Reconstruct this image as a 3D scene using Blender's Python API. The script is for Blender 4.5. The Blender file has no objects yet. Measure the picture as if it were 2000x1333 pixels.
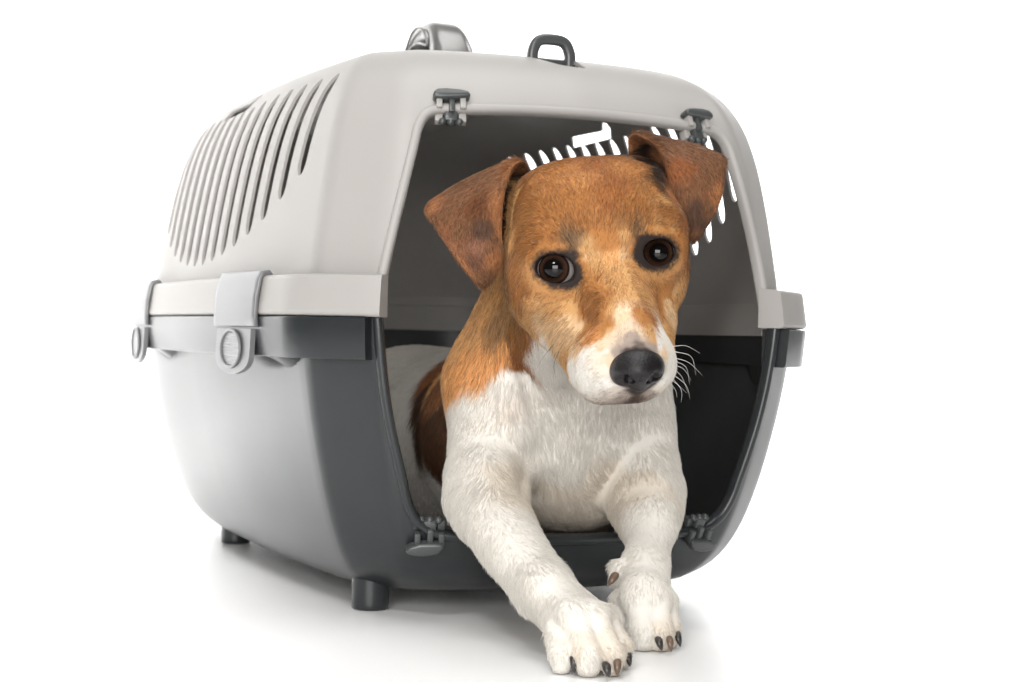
import bpy, bmesh, math, random
import numpy as np
from mathutils import Vector, Matrix
from mathutils.geometry import delaunay_2d_cdt
from mathutils.bvhtree import BVHTree

random.seed(7)
RNG = np.random.default_rng(11)
SC = bpy.context.scene
COL = SC.collection

# ------------------------------------------------------------------ camera
FPX = 3444.48                                   # focal length in pixels of a 2000 px wide frame
CAM_P = np.array([-0.4868, -1.0372, 0.184])
YAW, PIT, ROL = -0.3926, -0.0016, 0.0241
FW = np.array([-math.sin(YAW) * math.cos(PIT), math.cos(YAW) * math.cos(PIT), math.sin(PIT)])
_r = np.array([math.cos(YAW), math.sin(YAW), 0.0])
_u = np.cross(_r, FW)
RT = _r * math.cos(ROL) + _u * math.sin(ROL)
UP = -_r * math.sin(ROL) + _u * math.cos(ROL)
cam_d = bpy.data.cameras.new('camera')
cam = bpy.data.objects.new('camera', cam_d)
COL.objects.link(cam)
M = Matrix(((RT[0], UP[0], -FW[0], CAM_P[0]), (RT[1], UP[1], -FW[1], CAM_P[1]), (RT[2], UP[2], -FW[2], CAM_P[2]), (0, 0, 0, 1)))
cam.matrix_world = M
cam_d.sensor_width = 36.0
cam_d.lens = 36.0 * FPX / 2000.0
cam_d.clip_start, cam_d.clip_end = 0.02, 60
cam_d.dof.use_dof = True
cam_d.dof.focus_distance = 1.03
cam_d.dof.aperture_fstop = 14
SC.camera = cam

# ------------------------------------------------------------------ world, lamps, exposure
w = bpy.data.worlds.new('World'); SC.world = w; w.use_nodes = True
bg = w.node_tree.nodes['Background']
bg.inputs[0].default_value = (1, 0.985, 0.965, 1); bg.inputs[1].default_value = 0.06

def area(name, loc, aim, sx, sy, power, col=(1, 1, 1), spread=180):
    d = bpy.data.lights.new(name, 'AREA'); d.shape = 'RECTANGLE'; d.size = sx; d.size_y = sy
    d.energy = power; d.color = col; d.spread = math.radians(spread)
    o = bpy.data.objects.new(name, d); COL.objects.link(o)
    o.location = loc
    o.rotation_euler = (Vector(aim) - Vector(loc)).to_track_quat('-Z', 'Y').to_euler()
    return o
area('key_softbox', (-1.15, -1.35, 1.75), (0.02, 0.0, 0.15), 0.5, 0.36, 17, (1, 0.98, 0.955))
area('front_fill', (-1.60, -3.2, 0.95), (0.02, 0.0, 0.14), 2.4, 1.5, 128, (1, 0.985, 0.965))
area('side_strip', (-1.0, 0.75, 1.3), (-0.85, 0.60, 0.0), 1.0, 0.6, 12, (1, 1, 1), spread=60)
area('backdrop_lamp', (-2.0, 0.9, 2.1), (-0.75, 2.4, 0.4), 1.6, 0.6, 38, spread=80)
area('backdrop_lamp', (2.3, 0.7, 2.1), (1.5, 2.4, 0.5), 1.8, 0.7, 80, spread=115)
area('top_softbox', (0.0, -0.15, 2.3), (0.0, -0.15, 0), 1.8, 1.8, 41)

vs = SC.view_settings
vs.view_transform = 'Standard'; vs.look = 'None'; vs.exposure = 0.0; vs.gamma = 1.0
vs.use_curve_mapping = False
SC.cycles.use_denoising = True
SC.cycles.max_bounces = 6; SC.cycles.diffuse_bounces = 3; SC.cycles.glossy_bounces = 3
SC.cycles.use_adaptive_sampling = True; SC.cycles.adaptive_threshold = 0.015
SC.cycles_curves.shape = 'RIBBONS'
SC.cycles_curves.subdivisions = 2

# ------------------------------------------------------------------ helpers
def lin(c):
    return tuple((x / 255 / 12.92) if x / 255 <= 0.04045 else ((x / 255 + 0.055) / 1.055) ** 2.4 for x in c)

def mat(name, rgb, rough=0.5, spec=0.5, metal=0.0, bump=0.0, scale=900.0, vary=0.0, vscale=6.0, coat=0.0, rvary=0.0):
    m = bpy.data.materials.new(name); m.use_nodes = True
    nt = m.node_tree; b = nt.nodes['Principled BSDF']
    b.inputs['Base Color'].default_value = (*rgb, 1); b.inputs['Roughness'].default_value = rough
    b.inputs['Specular IOR Level'].default_value = spec; b.inputs['Metallic'].default_value = metal
    b.inputs['Coat Weight'].default_value = coat
    tc = nt.nodes.new('ShaderNodeTexCoord')
    if bump > 0:
        n = nt.nodes.new('ShaderNodeTexNoise'); n.inputs['Scale'].default_value = scale; n.inputs['Detail'].default_value = 3
        bp = nt.nodes.new('ShaderNodeBump'); bp.inputs['Strength'].default_value = bump; bp.inputs['Distance'].default_value = 0.0006
        nt.links.new(tc.outputs['Object'], n.inputs['Vector']); nt.links.new(n.outputs['Fac'], bp.inputs['Height'])
        nt.links.new(bp.outputs[0], b.inputs['Normal'])
    if vary > 0 or rvary > 0:
        n2 = nt.nodes.new('ShaderNodeTexNoise'); n2.inputs['Scale'].default_value = vscale; n2.inputs['Detail'].default_value = 5
        nt.links.new(tc.outputs['Object'], n2.inputs['Vector'])
        if vary > 0:
            mx = nt.nodes.new('ShaderNodeMix'); mx.data_type = 'RGBA'
            mx.inputs[6].default_value = (*[c * (1 - vary) for c in rgb], 1); mx.inputs[7].default_value = (*[min(1, c * (1 + vary)) for c in rgb], 1)
            nt.links.new(n2.outputs['Fac'], mx.inputs[0]); nt.links.new(mx.outputs[2], b.inputs['Base Color'])
        if rvary > 0:
            mr = nt.nodes.new('ShaderNodeMapRange'); mr.inputs[1].default_value = 0.3; mr.inputs[2].default_value = 0.7
            mr.inputs[3].default_value = rough - rvary; mr.inputs[4].default_value = rough + rvary
            nt.links.new(n2.outputs['Fac'], mr.inputs[0]); nt.links.new(mr.outputs[0], b.inputs['Roughness'])
    return m

def put(name, me, m, parent=None):
    o = bpy.data.objects.new(name, me); COL.objects.link(o)
    if m is not None: me.materials.append(m)
    if parent is not None: o.parent = parent
    return o

def mesh(name, V, F, m, parent=None, smooth=True, sharp=None):
    me = bpy.data.meshes.new(name); me.from_pydata([tuple(map(float, v)) for v in V], [], [tuple(map(int, f)) for f in F]); me.update()
    if smooth:
        me.polygons.foreach_set('use_smooth', np.ones(len(me.polygons), bool))
        if sharp is not None: me.set_sharp_from_angle(angle=math.radians(sharp))
    return put(name, me, m, parent)

def bm_obj(name, bm, m, parent=None, bevel=0.0, seg=2, sharp=40):
    if bevel > 0:
        es = [e for e in bm.edges if len(e.link_faces) == 2 and e.calc_face_angle(0) > math.radians(35)]
        bmesh.ops.bevel(bm, geom=es, offset=bevel, segments=seg, affect='EDGES', profile=0.5, clamp_overlap=True)
    bmesh.ops.recalc_face_normals(bm, faces=bm.faces[:])
    me = bpy.data.meshes.new(name); bm.to_mesh(me); bm.free()
    me.polygons.foreach_set('use_smooth', np.ones(len(me.polygons), bool))
    me.set_sharp_from_angle(angle=math.radians(sharp))
    return put(name, me, m, parent)

def box_bm(sx, sy, sz, Mx):
    bm = bmesh.new(); bmesh.ops.create_cube(bm, size=1.0)
    bmesh.ops.scale(bm, vec=(sx, sy, sz), verts=bm.verts[:])
    bmesh.ops.transform(bm, matrix=Mx, verts=bm.verts[:])
    return bm

def prism_bm(poly, depth, Mx):
    """2D polygon in local xz, extruded along local y by depth (centred)"""
    bm = bmesh.new()
    a = [bm.verts.new((x, -depth / 2, z)) for x, z in poly]; b = [bm.verts.new((x, depth / 2, z)) for x, z in poly]
    n = len(poly); bm.faces.new(a); bm.faces.new(b[::-1])
    for i in range(n): bm.faces.new((a[i], b[i], b[(i + 1) % n], a[(i + 1) % n]))
    bmesh.ops.transform(bm, matrix=Mx, verts=bm.verts[:])
    return bm

def sweep(P, prof, N=None, closed=False, caps=True, scale=None):
    """sweep 2D profile (a along N, b along B) on polyline P with side normals N; returns verts, faces"""
    P = np.asarray(P, float); n = len(P)
    T = np.gradient(P, axis=0) if not closed else (np.roll(P, -1, 0) - np.roll(P, 1, 0))
    T /= np.linalg.norm(T, axis=1)[:, None]
    if N is None:
        ref = np.array([0.31, 0.2, 0.93]); N = np.cross(T, ref)
        v = N[0] / np.linalg.norm(N[0]); out = []
        for i in range(n):
            v = v - T[i] * (v @ T[i]); v = v / np.linalg.norm(v); out.append(v)
        N = np.array(out)
    else:
        N = np.asarray(N, float); N = N - T * (N * T).sum(1)[:, None]; N /= np.linalg.norm(N, axis=1)[:, None]
    B = np.cross(T, N)
    prof = np.asarray(prof, float); k = len(prof)
    s = np.ones(n) if scale is None else np.asarray(scale)
    V = (P[:, None, :] + (N[:, None, :] * prof[None, :, 0, None] + B[:, None, :] * prof[None, :, 1, None]) * s[:, None, None]).reshape(-1, 3)
    F = []
    for i in range(n if closed else n - 1):
        j = (i + 1) % n
        for a in range(k):
            b = (a + 1) % k
            F.append((i * k + a, i * k + b, j * k + b, j * k + a))
    if caps and not closed:
        F.append(tuple(range(k))[::-1]); F.append(tuple((n - 1) * k + a for a in range(k)))
    return V, F

def circ(r, k=10, rb=None):
    a = np.arange(k) / k * 2 * np.pi
    return np.stack([r * np.cos(a), (rb or r) * np.sin(a)], 1)

def rrect(w_, h_, r, seg=4):
    o = []
    for cx, cy, a0 in ((w_ / 2 - r, h_ / 2 - r, 0), (-w_ / 2 + r, h_ / 2 - r, 90), (-w_ / 2 + r, -h_ / 2 + r, 180), (w_ / 2 - r, -h_ / 2 + r, 270)):
        for i in range(seg + 1):
            a = math.radians(a0 + 90 * i / seg); o.append((cx + r * math.cos(a), cy + r * math.sin(a)))
    return np.array(o)

def spline(pts, n):
    """Catmull-Rom through points, n samples, uniform in parameter"""
    P = np.asarray(pts, float); m = len(P)
    Q = np.vstack([2 * P[0] - P[1], P, 2 * P[-1] - P[-2]])
    t = np.linspace(0, m - 1 - 1e-9, n); i = t.astype(int); f = (t - i)[:, None]
    a, b, c, d = Q[i], Q[i + 1], Q[i + 2], Q[i + 3]
    return 0.5 * (2 * b + (c - a) * f + (2 * a - 5 * b + 4 * c - d) * f ** 2 + (3 * b - a - 3 * c + d) * f ** 3)

def tagset(o, label=None, cat=None, kind=None, group=None):
    if label: o['label'] = label
    if cat: o['category'] = cat
    if kind: o['kind'] = kind
    if group: o['group'] = group

# a photograph point at a depth (metres along the lens axis) as a place in the room
def cpt(u, v, d): return np.array([(u - 1000.0) * d / FPX, (666.5 - v) * d / FPX, -d])
R3 = np.stack([RT, UP, -FW], 1)                 # camera frame -> room
def c2w(P): return np.asarray(P) @ R3.T + CAM_P
def w2c(P): return (np.asarray(P) - CAM_P) @ R3
def at_height(u, v, h):
    """point of the line of sight that is h above the floor, in the camera frame"""
    k = R3 @ cpt(u, v, 1.0)
    return cpt(u, v, (h - CAM_P[2]) / k[2])

# ------------------------------------------------------------------ materials
M_LIGHT = mat('warm_grey_plastic', lin((157, 154, 151)), 0.46, 0.35, bump=0.0, rvary=0.03, vscale=9)
M_DARK = mat('slate_grey_plastic', (0.020, 0.0225, 0.0245), 0.28, 0.45, vary=0.12, vscale=60)
M_SILVER = mat('silver_plastic', (0.17, 0.17, 0.175), 0.36, 0.5, metal=0.3, bump=0.10, scale=1800)
M_CHROME = mat('brushed_silver', (0.20, 0.195, 0.19), 0.25, 0.5, metal=0.5)
M_PEG = mat('charcoal_plastic', (0.055, 0.06, 0.06), 0.30, 0.5, bump=0.05, scale=1200)
M_FLOOR = mat('white_acrylic', (0.90, 0.90, 0.895), 0.32, 0.35)

# ------------------------------------------------------------------ floor and sweep
prof = [(-5.0, 0.0), (1.7, 0.0)] + [(1.7 + 0.7 * math.sin(a), 0.7 - 0.7 * math.cos(a)) for a in np.linspace(0.1, math.pi / 2, 14)] + [(2.4, 4.0)]
V, F = [], []
for y, z in prof: V += [(-5, y, z), (5, y, z)]
for i in range(len(prof) - 1): F.append((2 * i, 2 * i + 1, 2 * i + 3, 2 * i + 2))
bd = mesh('studio_floor_sweep', V, F, M_FLOOR)
tagset(bd, 'white seamless studio floor sweeping up behind the carrier', None, 'structure')
# ================================================================== pet carrier
def sp(a, e): return np.sign(a) * np.abs(a) ** e

def section(W, L, n):
    """half outline in plan, front centre to back centre: doorway front, angled corner panel, nearly flat side, rounded back"""
    fr = np.vstack([spline([(0, -1), (.402, -.982), (.7136, -.936)], 60), spline([(.9050, -.822), (.955, -.545), (.9885, -.268), (1, 0), (.995, .2)], 400)[:300]])
    a = np.linspace(0, math.pi / 2, 400)[1:]
    bk = np.stack([sp(np.cos(a), 2 / n), sp(np.sin(a), 2 / n)], 1); bk[-1] = (0, 1)
    P = np.vstack([fr, bk]) * [W, L]
    d = np.concatenate([[0], np.cumsum(np.hypot(*np.diff(P, axis=0).T))]); m = 2400
    t = np.linspace(0, d[-1], m); Q = np.stack([np.interp(t, d, P[:, 0]), np.interp(t, d, P[:, 1])], 1)
    h = d[-1] / (m - 1); k = int(.030 / h); g = np.exp(-.5 * (np.arange(-k, k + 1) * h / .0042) ** 2); g /= g.sum()
    E_ = np.vstack([Q[k:0:-1] * [-1, 1], Q, Q[-2:-k - 2:-1] * [-1, 1]])
    Q = np.stack([np.convolve(E_[:, i], g, 'valid') for i in (0, 1)], 1)
    cx, cy = Q[:, 0] / W, Q[:, 1] / L; cx[[0, -1]] = 0
    cx = cx / cx.max(); cy = np.where(cy < 0, cy / -cy.min(), cy / cy.max())
    arc = np.concatenate([[0], np.cumsum(np.hypot(W * np.diff(cx), L * np.diff(cy)))])
    return cx, cy, arc

class Shell:
    """half of the carrier: rounded-rectangle sections stacked in height, unrolled to a flat (X, Y) sheet in metres"""
    def __init__(s, q, up):
        s.W, s.F, s.B, s.H, s.m, s.tw, s.tf, s.tb, s.n, s.zs, s.bow = q
        s.up = up
        g = np.geomspace(1e-11, 1e-3, 400)
        h = math.pi / 2
        L = (s.B - s.F) / 2; s.L = L; s.yc = (s.B + s.F) / 2
        s.cx, s.cy, s.arc = section(s.W, L, s.n); s.P = s.arc[-1]
        ta = np.unique(np.concatenate([[0], g, np.linspace(1e-3, h - 1e-3, 4000), h - g, [h]]))
        s.h = np.sin(ta) ** (2 / s.m); s.rr = np.clip(np.cos(ta), 0, 1) ** (2 / s.m); s.rr[-1] = 0
        s.arcT = np.concatenate([[0], np.cumsum(np.hypot(s.W * 0.9 * np.diff(s.rr), s.H * np.diff(s.h)))])
        s.T = s.arcT[-1]
    def dims(s, h, rr):
        return s.W * rr * (1 - s.tw * h ** s.bow), s.L * rr * (1 - s.tf * h ** s.bow), s.L * rr * (1 - s.tb * h ** s.bow)
    def surf(s, X, Y):
        a = np.clip(np.abs(X), 0, s.P); Y = np.clip(Y, 0, s.T)
        cx = np.interp(a, s.arc, s.cx) * np.where(X < 0, -1, 1); cy = np.interp(a, s.arc, s.cy)
        h = np.interp(Y, s.arcT, s.h); rr = np.interp(Y, s.arcT, s.rr)
        w_, lf, lb = s.dims(h, rr)
        z = s.zs + (s.H if s.up else -s.H) * h
        if not s.up:
            k = 0.004; z = 0.5 * (z + 0.012 + np.sqrt((z - 0.012) ** 2 + k * k))
        return np.stack([w_ * cx, s.yc + np.where(cy < 0, lf, lb) * cy, z], -1)
    def normal(s, X, Y):
        e, f = .003, .0015
        Yc = np.clip(Y, f, s.T - 0.004); Xc = np.clip(X, -s.P + e, s.P - e)
        a = s.surf(Xc + e, Yc) - s.surf(Xc - e, Yc); b = s.surf(Xc, Yc + f) - s.surf(Xc, Yc - f)
        n = np.cross(a, b); n /= np.maximum(np.linalg.norm(n, axis=-1, keepdims=True), 1e-12)
        return n if s.up else -n
    def Yz(s, z):
        return np.interp(np.abs(np.asarray(z) - s.zs) / s.H, s.h, s.arcT)
    def front(s, x, z):
        """flat coordinates of a point of the front face given across x and height z"""
        Y = s.Yz(z); h = np.interp(Y, s.arcT, s.h); rr = np.interp(Y, s.arcT, s.rr); w_, _, _ = s.dims(h, rr)
        k = np.argmax(s.cx)
        return np.stack([np.sign(x) * np.interp(np.abs(x) / w_, s.cx[:k + 1], s.arc[:k + 1]), Y], -1)
    def side(s, sg, y, z):
        Y = s.Yz(z); h = np.interp(Y, s.arcT, s.h); rr = np.interp(Y, s.arcT, s.rr); _, lf, lb = s.dims(h, rr)
        c = (y - s.yc); c = c / np.where(c < 0, lf, lb)
        return np.stack([sg * np.interp(c, s.cy, s.arc), Y], -1)
    def top(s, x, y):
        """flat coordinates of a point of the top face"""
        best = None
        XX, YY = np.meshgrid(np.linspace(-s.P, s.P, 721), np.linspace(s.T * 0.4, s.T * 0.999, 241))
        S = s.surf(XX, YY)
        out = []
        for a, b in zip(np.atleast_1d(x), np.atleast_1d(y)):
            i = ((S[..., 0] - a) ** 2 + (S[..., 1] - b) ** 2 + 0 * S[..., 2]).argmin(); out.append((XX.flat[i], YY.flat[i]))
        return np.array(out)

QU = (.1929, -.0004, .6133, .1901, 6.5187, .1601, .0766, .1214, 5.0784, .195, 1.2257)
QL = (.1992, -.006, .6127, .1892, 8.2111, .2414, .082, .0039, 4.386, .1947, 1.4989)
UPS, LOS = Shell(QU, True), Shell(QL, False)

def inside(poly, p):
    x, y = p[:, 0], p[:, 1]; c = np.zeros(len(p), bool); n = len(poly); j = n - 1
    for i in range(n):
        xi, yi = poly[i]; xj, yj = poly[j]
        if yi != yj:
            m = ((yi > y) != (yj > y)) & (x < (xj - xi) * (y - yi) / (yj - yi) + xi); c ^= m
        j = i
    return c

def build_shell(name, S, notch, holes, th, m, parent, dx=0.010, dy=0.0065):
    """notch: open line from the seam round the doorway and back; holes: closed loops"""
    gx = np.linspace(-S.P, S.P, int(2 * S.P / dx) + 1); gy = np.linspace(0, S.T, int(S.T / dy) + 1)
    GX, GY = np.meshgrid(gx, gy); G = np.stack([GX.ravel(), GY.ravel()], 1)
    loops = [(notch, False)] + [(h, True) for h in holes]
    C = np.vstack([l for l, _ in loops])
    keep = np.ones(len(G), bool)
    for i0 in range(0, len(G), 400):
        d = np.abs(G[i0:i0 + 400, None, :] - C[None]).max(2).min(1); keep[i0:i0 + 400] = d > 0.0022
    G = G[keep]
    pts = list(map(tuple, G)); edges = []
    for l, closed in loops:
        k = len(pts); n = len(l); pts += list(map(tuple, l))
        edges += [(k + i, k + (i + 1) % n) for i in range(n if closed else n - 1)]
    r = delaunay_2d_cdt([Vector(p) for p in pts], edges, [], 0, 1e-7)
    P = np.array([tuple(v) for v in r[0]]); Fc = np.array([f for f in r[2]])
    cen = P[Fc].mean(1); bad = np.zeros(len(Fc), bool)
    ntc = np.vstack([notch, [[notch[-1][0], -0.05], [notch[0][0], -0.05]]])
    bad |= inside(ntc, cen)
    for h in holes: bad |= inside(h, cen)
    Fc = Fc[~bad]
    a = P[Fc]; ar = (a[:, 1, 0] - a[:, 0, 0]) * (a[:, 2, 1] - a[:, 0, 1]) - (a[:, 1, 1] - a[:, 0, 1]) * (a[:, 2, 0] - a[:, 0, 0])
    Fc = Fc[np.abs(ar) > 1e-12]; ar = ar[np.abs(ar) > 1e-12]
    Fc[ar < 0] = Fc[ar < 0][:, ::-1]
    if not S.up: Fc = Fc[:, ::-1]
    used = np.unique(Fc); mp = -np.ones(len(P), int); mp[used] = np.arange(len(used)); P = P[used]; Fc = mp[Fc]
    O = S.surf(P[:, 0], P[:, 1]); Nn = S.normal(P[:, 0], P[:, 1]); I = O - Nn * th
    n = len(O)
    e = np.vstack([Fc[:, [0, 1]], Fc[:, [1, 2]], Fc[:, [2, 0]]]); key = np.sort(e, 1); k1 = key[:, 0].astype(np.int64) * n + key[:, 1]
    uq, inv, cnt = np.unique(k1, return_inverse=True, return_counts=True)
    be = e[cnt[inv] == 1]
    m1 = (np.abs(np.abs(P[be]).max(1)[:, 0] - S.P) < 1e-6) & (np.abs(P[be[:, 0], 0] - P[be[:, 1], 0]) < 1e-6)
    m2 = (P[be[:, 0], 1] > S.T - 1e-6) & (P[be[:, 1], 1] > S.T - 1e-6)
    be = be[~(m1 | m2)]
    Vv = np.vstack([O, I])
    faces = [tuple(f) for f in Fc] + [tuple(f[::-1] + n) for f in Fc] + [(b, a_, a_ + n, b + n) for a_, b in be]
    me = bpy.data.meshes.new(name); me.from_pydata(Vv.tolist(), [], [tuple(map(int, f)) for f in faces]); me.update()
    me.polygons.foreach_set('use_smooth', np.ones(len(me.polygons), bool))
    NN = np.vstack([Nn, -Nn]); ln = np.zeros((len(me.loops), 3)); li = np.zeros(len(me.loops), int); me.loops.foreach_get('vertex_index', li)
    ln[:] = NN[li]
    fn = np.zeros(len(me.polygons) * 3); me.polygons.foreach_get('normal', fn); fn = fn.reshape(-1, 3)
    st = 3 * 2 * len(Fc)
    if len(be): ln[st:] = np.repeat(fn[2 * len(Fc):], 4, 0)
    me.normals_split_custom_set(ln.tolist())
    return put(name, me, m, parent)

carrier = bpy.data.objects.new('pet_carrier', None); COL.objects.link(carrier)
tagset(carrier, 'light grey and slate plastic pet carrier with open doorway around the dog', 'pet carrier')

# doorway outline, in across x and height z
def door_up(k=26):
    t = np.linspace(0, 1, k); x = .1423 + (.1150 - .1423) * t + .0015 * np.sin(np.pi * t); z = .195 + (.311 - .195) * t
    b = np.linspace(0, 1, 10)[1:]; bx = (1 - b) ** 2 * .1150 + 2 * b * (1 - b) * .1112 + b * b * .0975; bz = (1 - b) ** 2 * .311 + 2 * b * (1 - b) * .3290 + b * b * .3297
    c = np.linspace(.0975, 0, 14)[1:]; cz = .3297 + .0030 * (1 - (c / .0975) ** 2)
    X = np.concatenate([x, bx, c]); Z = np.concatenate([z, bz, cz])
    return np.concatenate([X, -X[-2::-1]]), np.concatenate([Z, Z[-2::-1]])
def door_lo(k=26):
    t = np.linspace(0, 1, k); x = .1423 + (.1205 - .1423) * t + .0035 * np.sin(np.pi * t); z = .1947 + (.090 - .1947) * t
    b = np.linspace(0, 1, 12)[1:]; bx = (1 - b) ** 2 * .1205 + 2 * b * (1 - b) * .1135 + b * b * .0900; bz = (1 - b) ** 2 * .090 + 2 * b * (1 - b) * .0585 + b * b * .0570
    c = np.linspace(.0900, 0, 14)[1:]; cz = .0570 - .0035 * (1 - (c / .0900) ** 2)
    X = np.concatenate([x, bx, c]); Z = np.concatenate([z, bz, cz])
    return np.concatenate([X, -X[-2::-1]]), np.concatenate([Z, Z[-2::-1]])
ux, uz = door_up(); notchU = UPS.front(ux, uz); notchU[[0, -1], 1] = 0
lx, lz = door_lo(); notchL = LOS.front(lx, lz); notchL[[0, -1], 1] = 0

# side vents
holesU = []
SLOT_Y = [.1125 + .0283 * k for k in range(15)]
SLOT_B = [.293, .2785, .2655, .2565, .249, .2437, .240, .238, .2375, .239, .2425, .248, .257, .270, .288]
SLOT_T = [.357, .3565, .356, .356, .3555, .3535, .3520, .3520, .3525, .3530, .3545, .3550, .3550, .3545, .353]
for sg in (-1, 1):
    for y, zb, zt in zip(SLOT_Y, SLOT_B, SLOT_T):
        r = .0071; lp = []
        for a in np.linspace(math.pi, 2 * math.pi, 9): lp.append((y + r * math.cos(a), zb + r + r * 1.5 * math.sin(a)))
        for zz in np.linspace(zb + r, zt - r, 9)[1:-1]: lp.append((y + r, zz))
        for a in np.linspace(0, math.pi, 9): lp.append((y + r * math.cos(a), zt - r + r * 1.5 * math.sin(a)))
        for zz in np.linspace(zt - r, zb + r, 9)[1:-1]: lp.append((y - r, zz))
        lp = np.array(lp); holesU.append(UPS.side(sg, lp[:, 0], lp[:, 1]))
# cut-outs on the roof shoulders, above the vents
sh = np.array([(.5281, .1707), (.5378, .1607), (.515, .1610), (.4925, .1612), (.468, .1614), (.4445, .1617), (.4326, .1707), (.432, .176), (.4388, .1779), (.4541, .1698), (.4852, .1702), (.507, .1704)])
for sg in (-1, 1): holesU.append(sh * [sg, 1])
# recess for the door latch at the front of the roof
fx_ = np.array([-.0165, -.011, -.004, .004, .0155]); fz_ = np.array([.3790, .3735, .3703, .3692, .3690])
bk_ = UPS.top(np.array([.0155, .0155, .008, 0.0, -.008, -.0165, -.0165]), np.array([.072, .094, .100, .100, .100, .094, .078]))
holesU.append(np.vstack([UPS.front(fx_, fz_), bk_]))

up_sh = build_shell('upper_shell', UPS, notchU, holesU, .0022, M_LIGHT, carrier)
up_sh['label'] = 'light warm grey upper half with tall side vents'
lo_sh = build_shell('lower_shell', LOS, notchL, [], .0028, M_DARK, carrier)
lo_sh['label'] = 'slate grey lower half'

# beads round the doorway
for nm, S, nt_, m_ in (('doorway_rim', UPS, notchU, M_LIGHT), ('doorway_rim', LOS, notchL, M_DARK)):
    P = S.surf(nt_[:, 0], nt_[:, 1]); Nn = S.normal(nt_[:, 0], nt_[:, 1])
    prof = rrect(.0085, .0062, .0026, 3)
    V, F = sweep(P + Nn * .0006, prof, Nn)
    mesh(nm, V, F, m_, up_sh if S.up else lo_sh, sharp=60)

# belts along the seam, from the doorway round the back to the doorway
class Belt:
    W, F, B, n = .1955, -.003, .613, 4.7
    def __init__(s):
        s.L = (s.B - s.F) / 2; yc = (s.B + s.F) / 2
        cx, cy, s.arc = section(s.W, s.L, s.n)
        s.x, s.y = s.W * cx, yc + s.L * cy
        tx, ty = np.gradient(s.x), np.gradient(s.y); tx[0], ty[0], tx[-1], ty[-1] = 1, 0, -1, 0
        q = np.hypot(tx, ty); s.nx, s.ny = ty / q, -tx / q
    def at(s, a, sg, off=0.0, z=0.0):
        a = np.asarray(a, float)
        f = lambda t: np.interp(a, s.arc, t)
        nx, ny = f(s.nx), f(s.ny); q = np.hypot(nx, ny); nx, ny = nx / q, ny / q
        P = np.stack([sg * (f(s.x) + nx * off), f(s.y) + ny * off, np.full(a.shape, z)], -1)
        return P, np.stack([sg * nx, ny, np.zeros(a.shape)], -1)
BT = Belt()
def belt_line(a0, zz):
    a = np.linspace(a0, BT.arc[-1], 90); P1, N1 = BT.at(a, 1, 0, zz); P2, N2 = BT.at(a[::-1][1:], -1, 0, zz)
    return np.vstack([P1, P2]), np.vstack([N1, N2])
ZS = .195
def belt_prof(z0, z1, out0, out1, r=.004):
    o = [(-.005, z0)]
    for i in range(5):
        t = math.radians(-90 + 22.5 * i); o.append((out0 - r + r * math.cos(t), z0 + r + r * math.sin(t)))
    for i in range(5):
        t = math.radians(22.5 * i); o.append((out1 - r + r * math.cos(t), z1 - r + r * math.sin(t)))
    o.append((-.005, z1 + .001))
    return [(a, -b) for a, b in o]
P, Nn = belt_line(.139, ZS)
V, F = sweep(P, belt_prof(.0002, .0265, .0145, .0115, .0030), Nn)
b1 = mesh('seam_flange', V, F, M_LIGHT, up_sh, sharp=45)
P, Nn = belt_line(.146, ZS)
V, F = sweep(P, belt_prof(-.0268, -.0003, .0122, .0144, .0012), Nn)
b2 = mesh('seam_flange', V, F, M_DARK, lo_sh, sharp=45)
# inner step of the upper half
a = np.linspace(.150, BT.arc[-1], 90); P1, N1 = BT.at(a, 1, -.0035, ZS); P2, N2 = BT.at(a[::-1][1:], -1, -.0035, ZS)
V, F = sweep(np.vstack([P1, P2]), [(-.0035, .0050), (-.0035, -.0185), (.001, -.0205), (.0015, .0050)], np.vstack([N1, N2]))
mesh('inner_ledge', V, F, M_LIGHT, up_sh, sharp=30)

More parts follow.
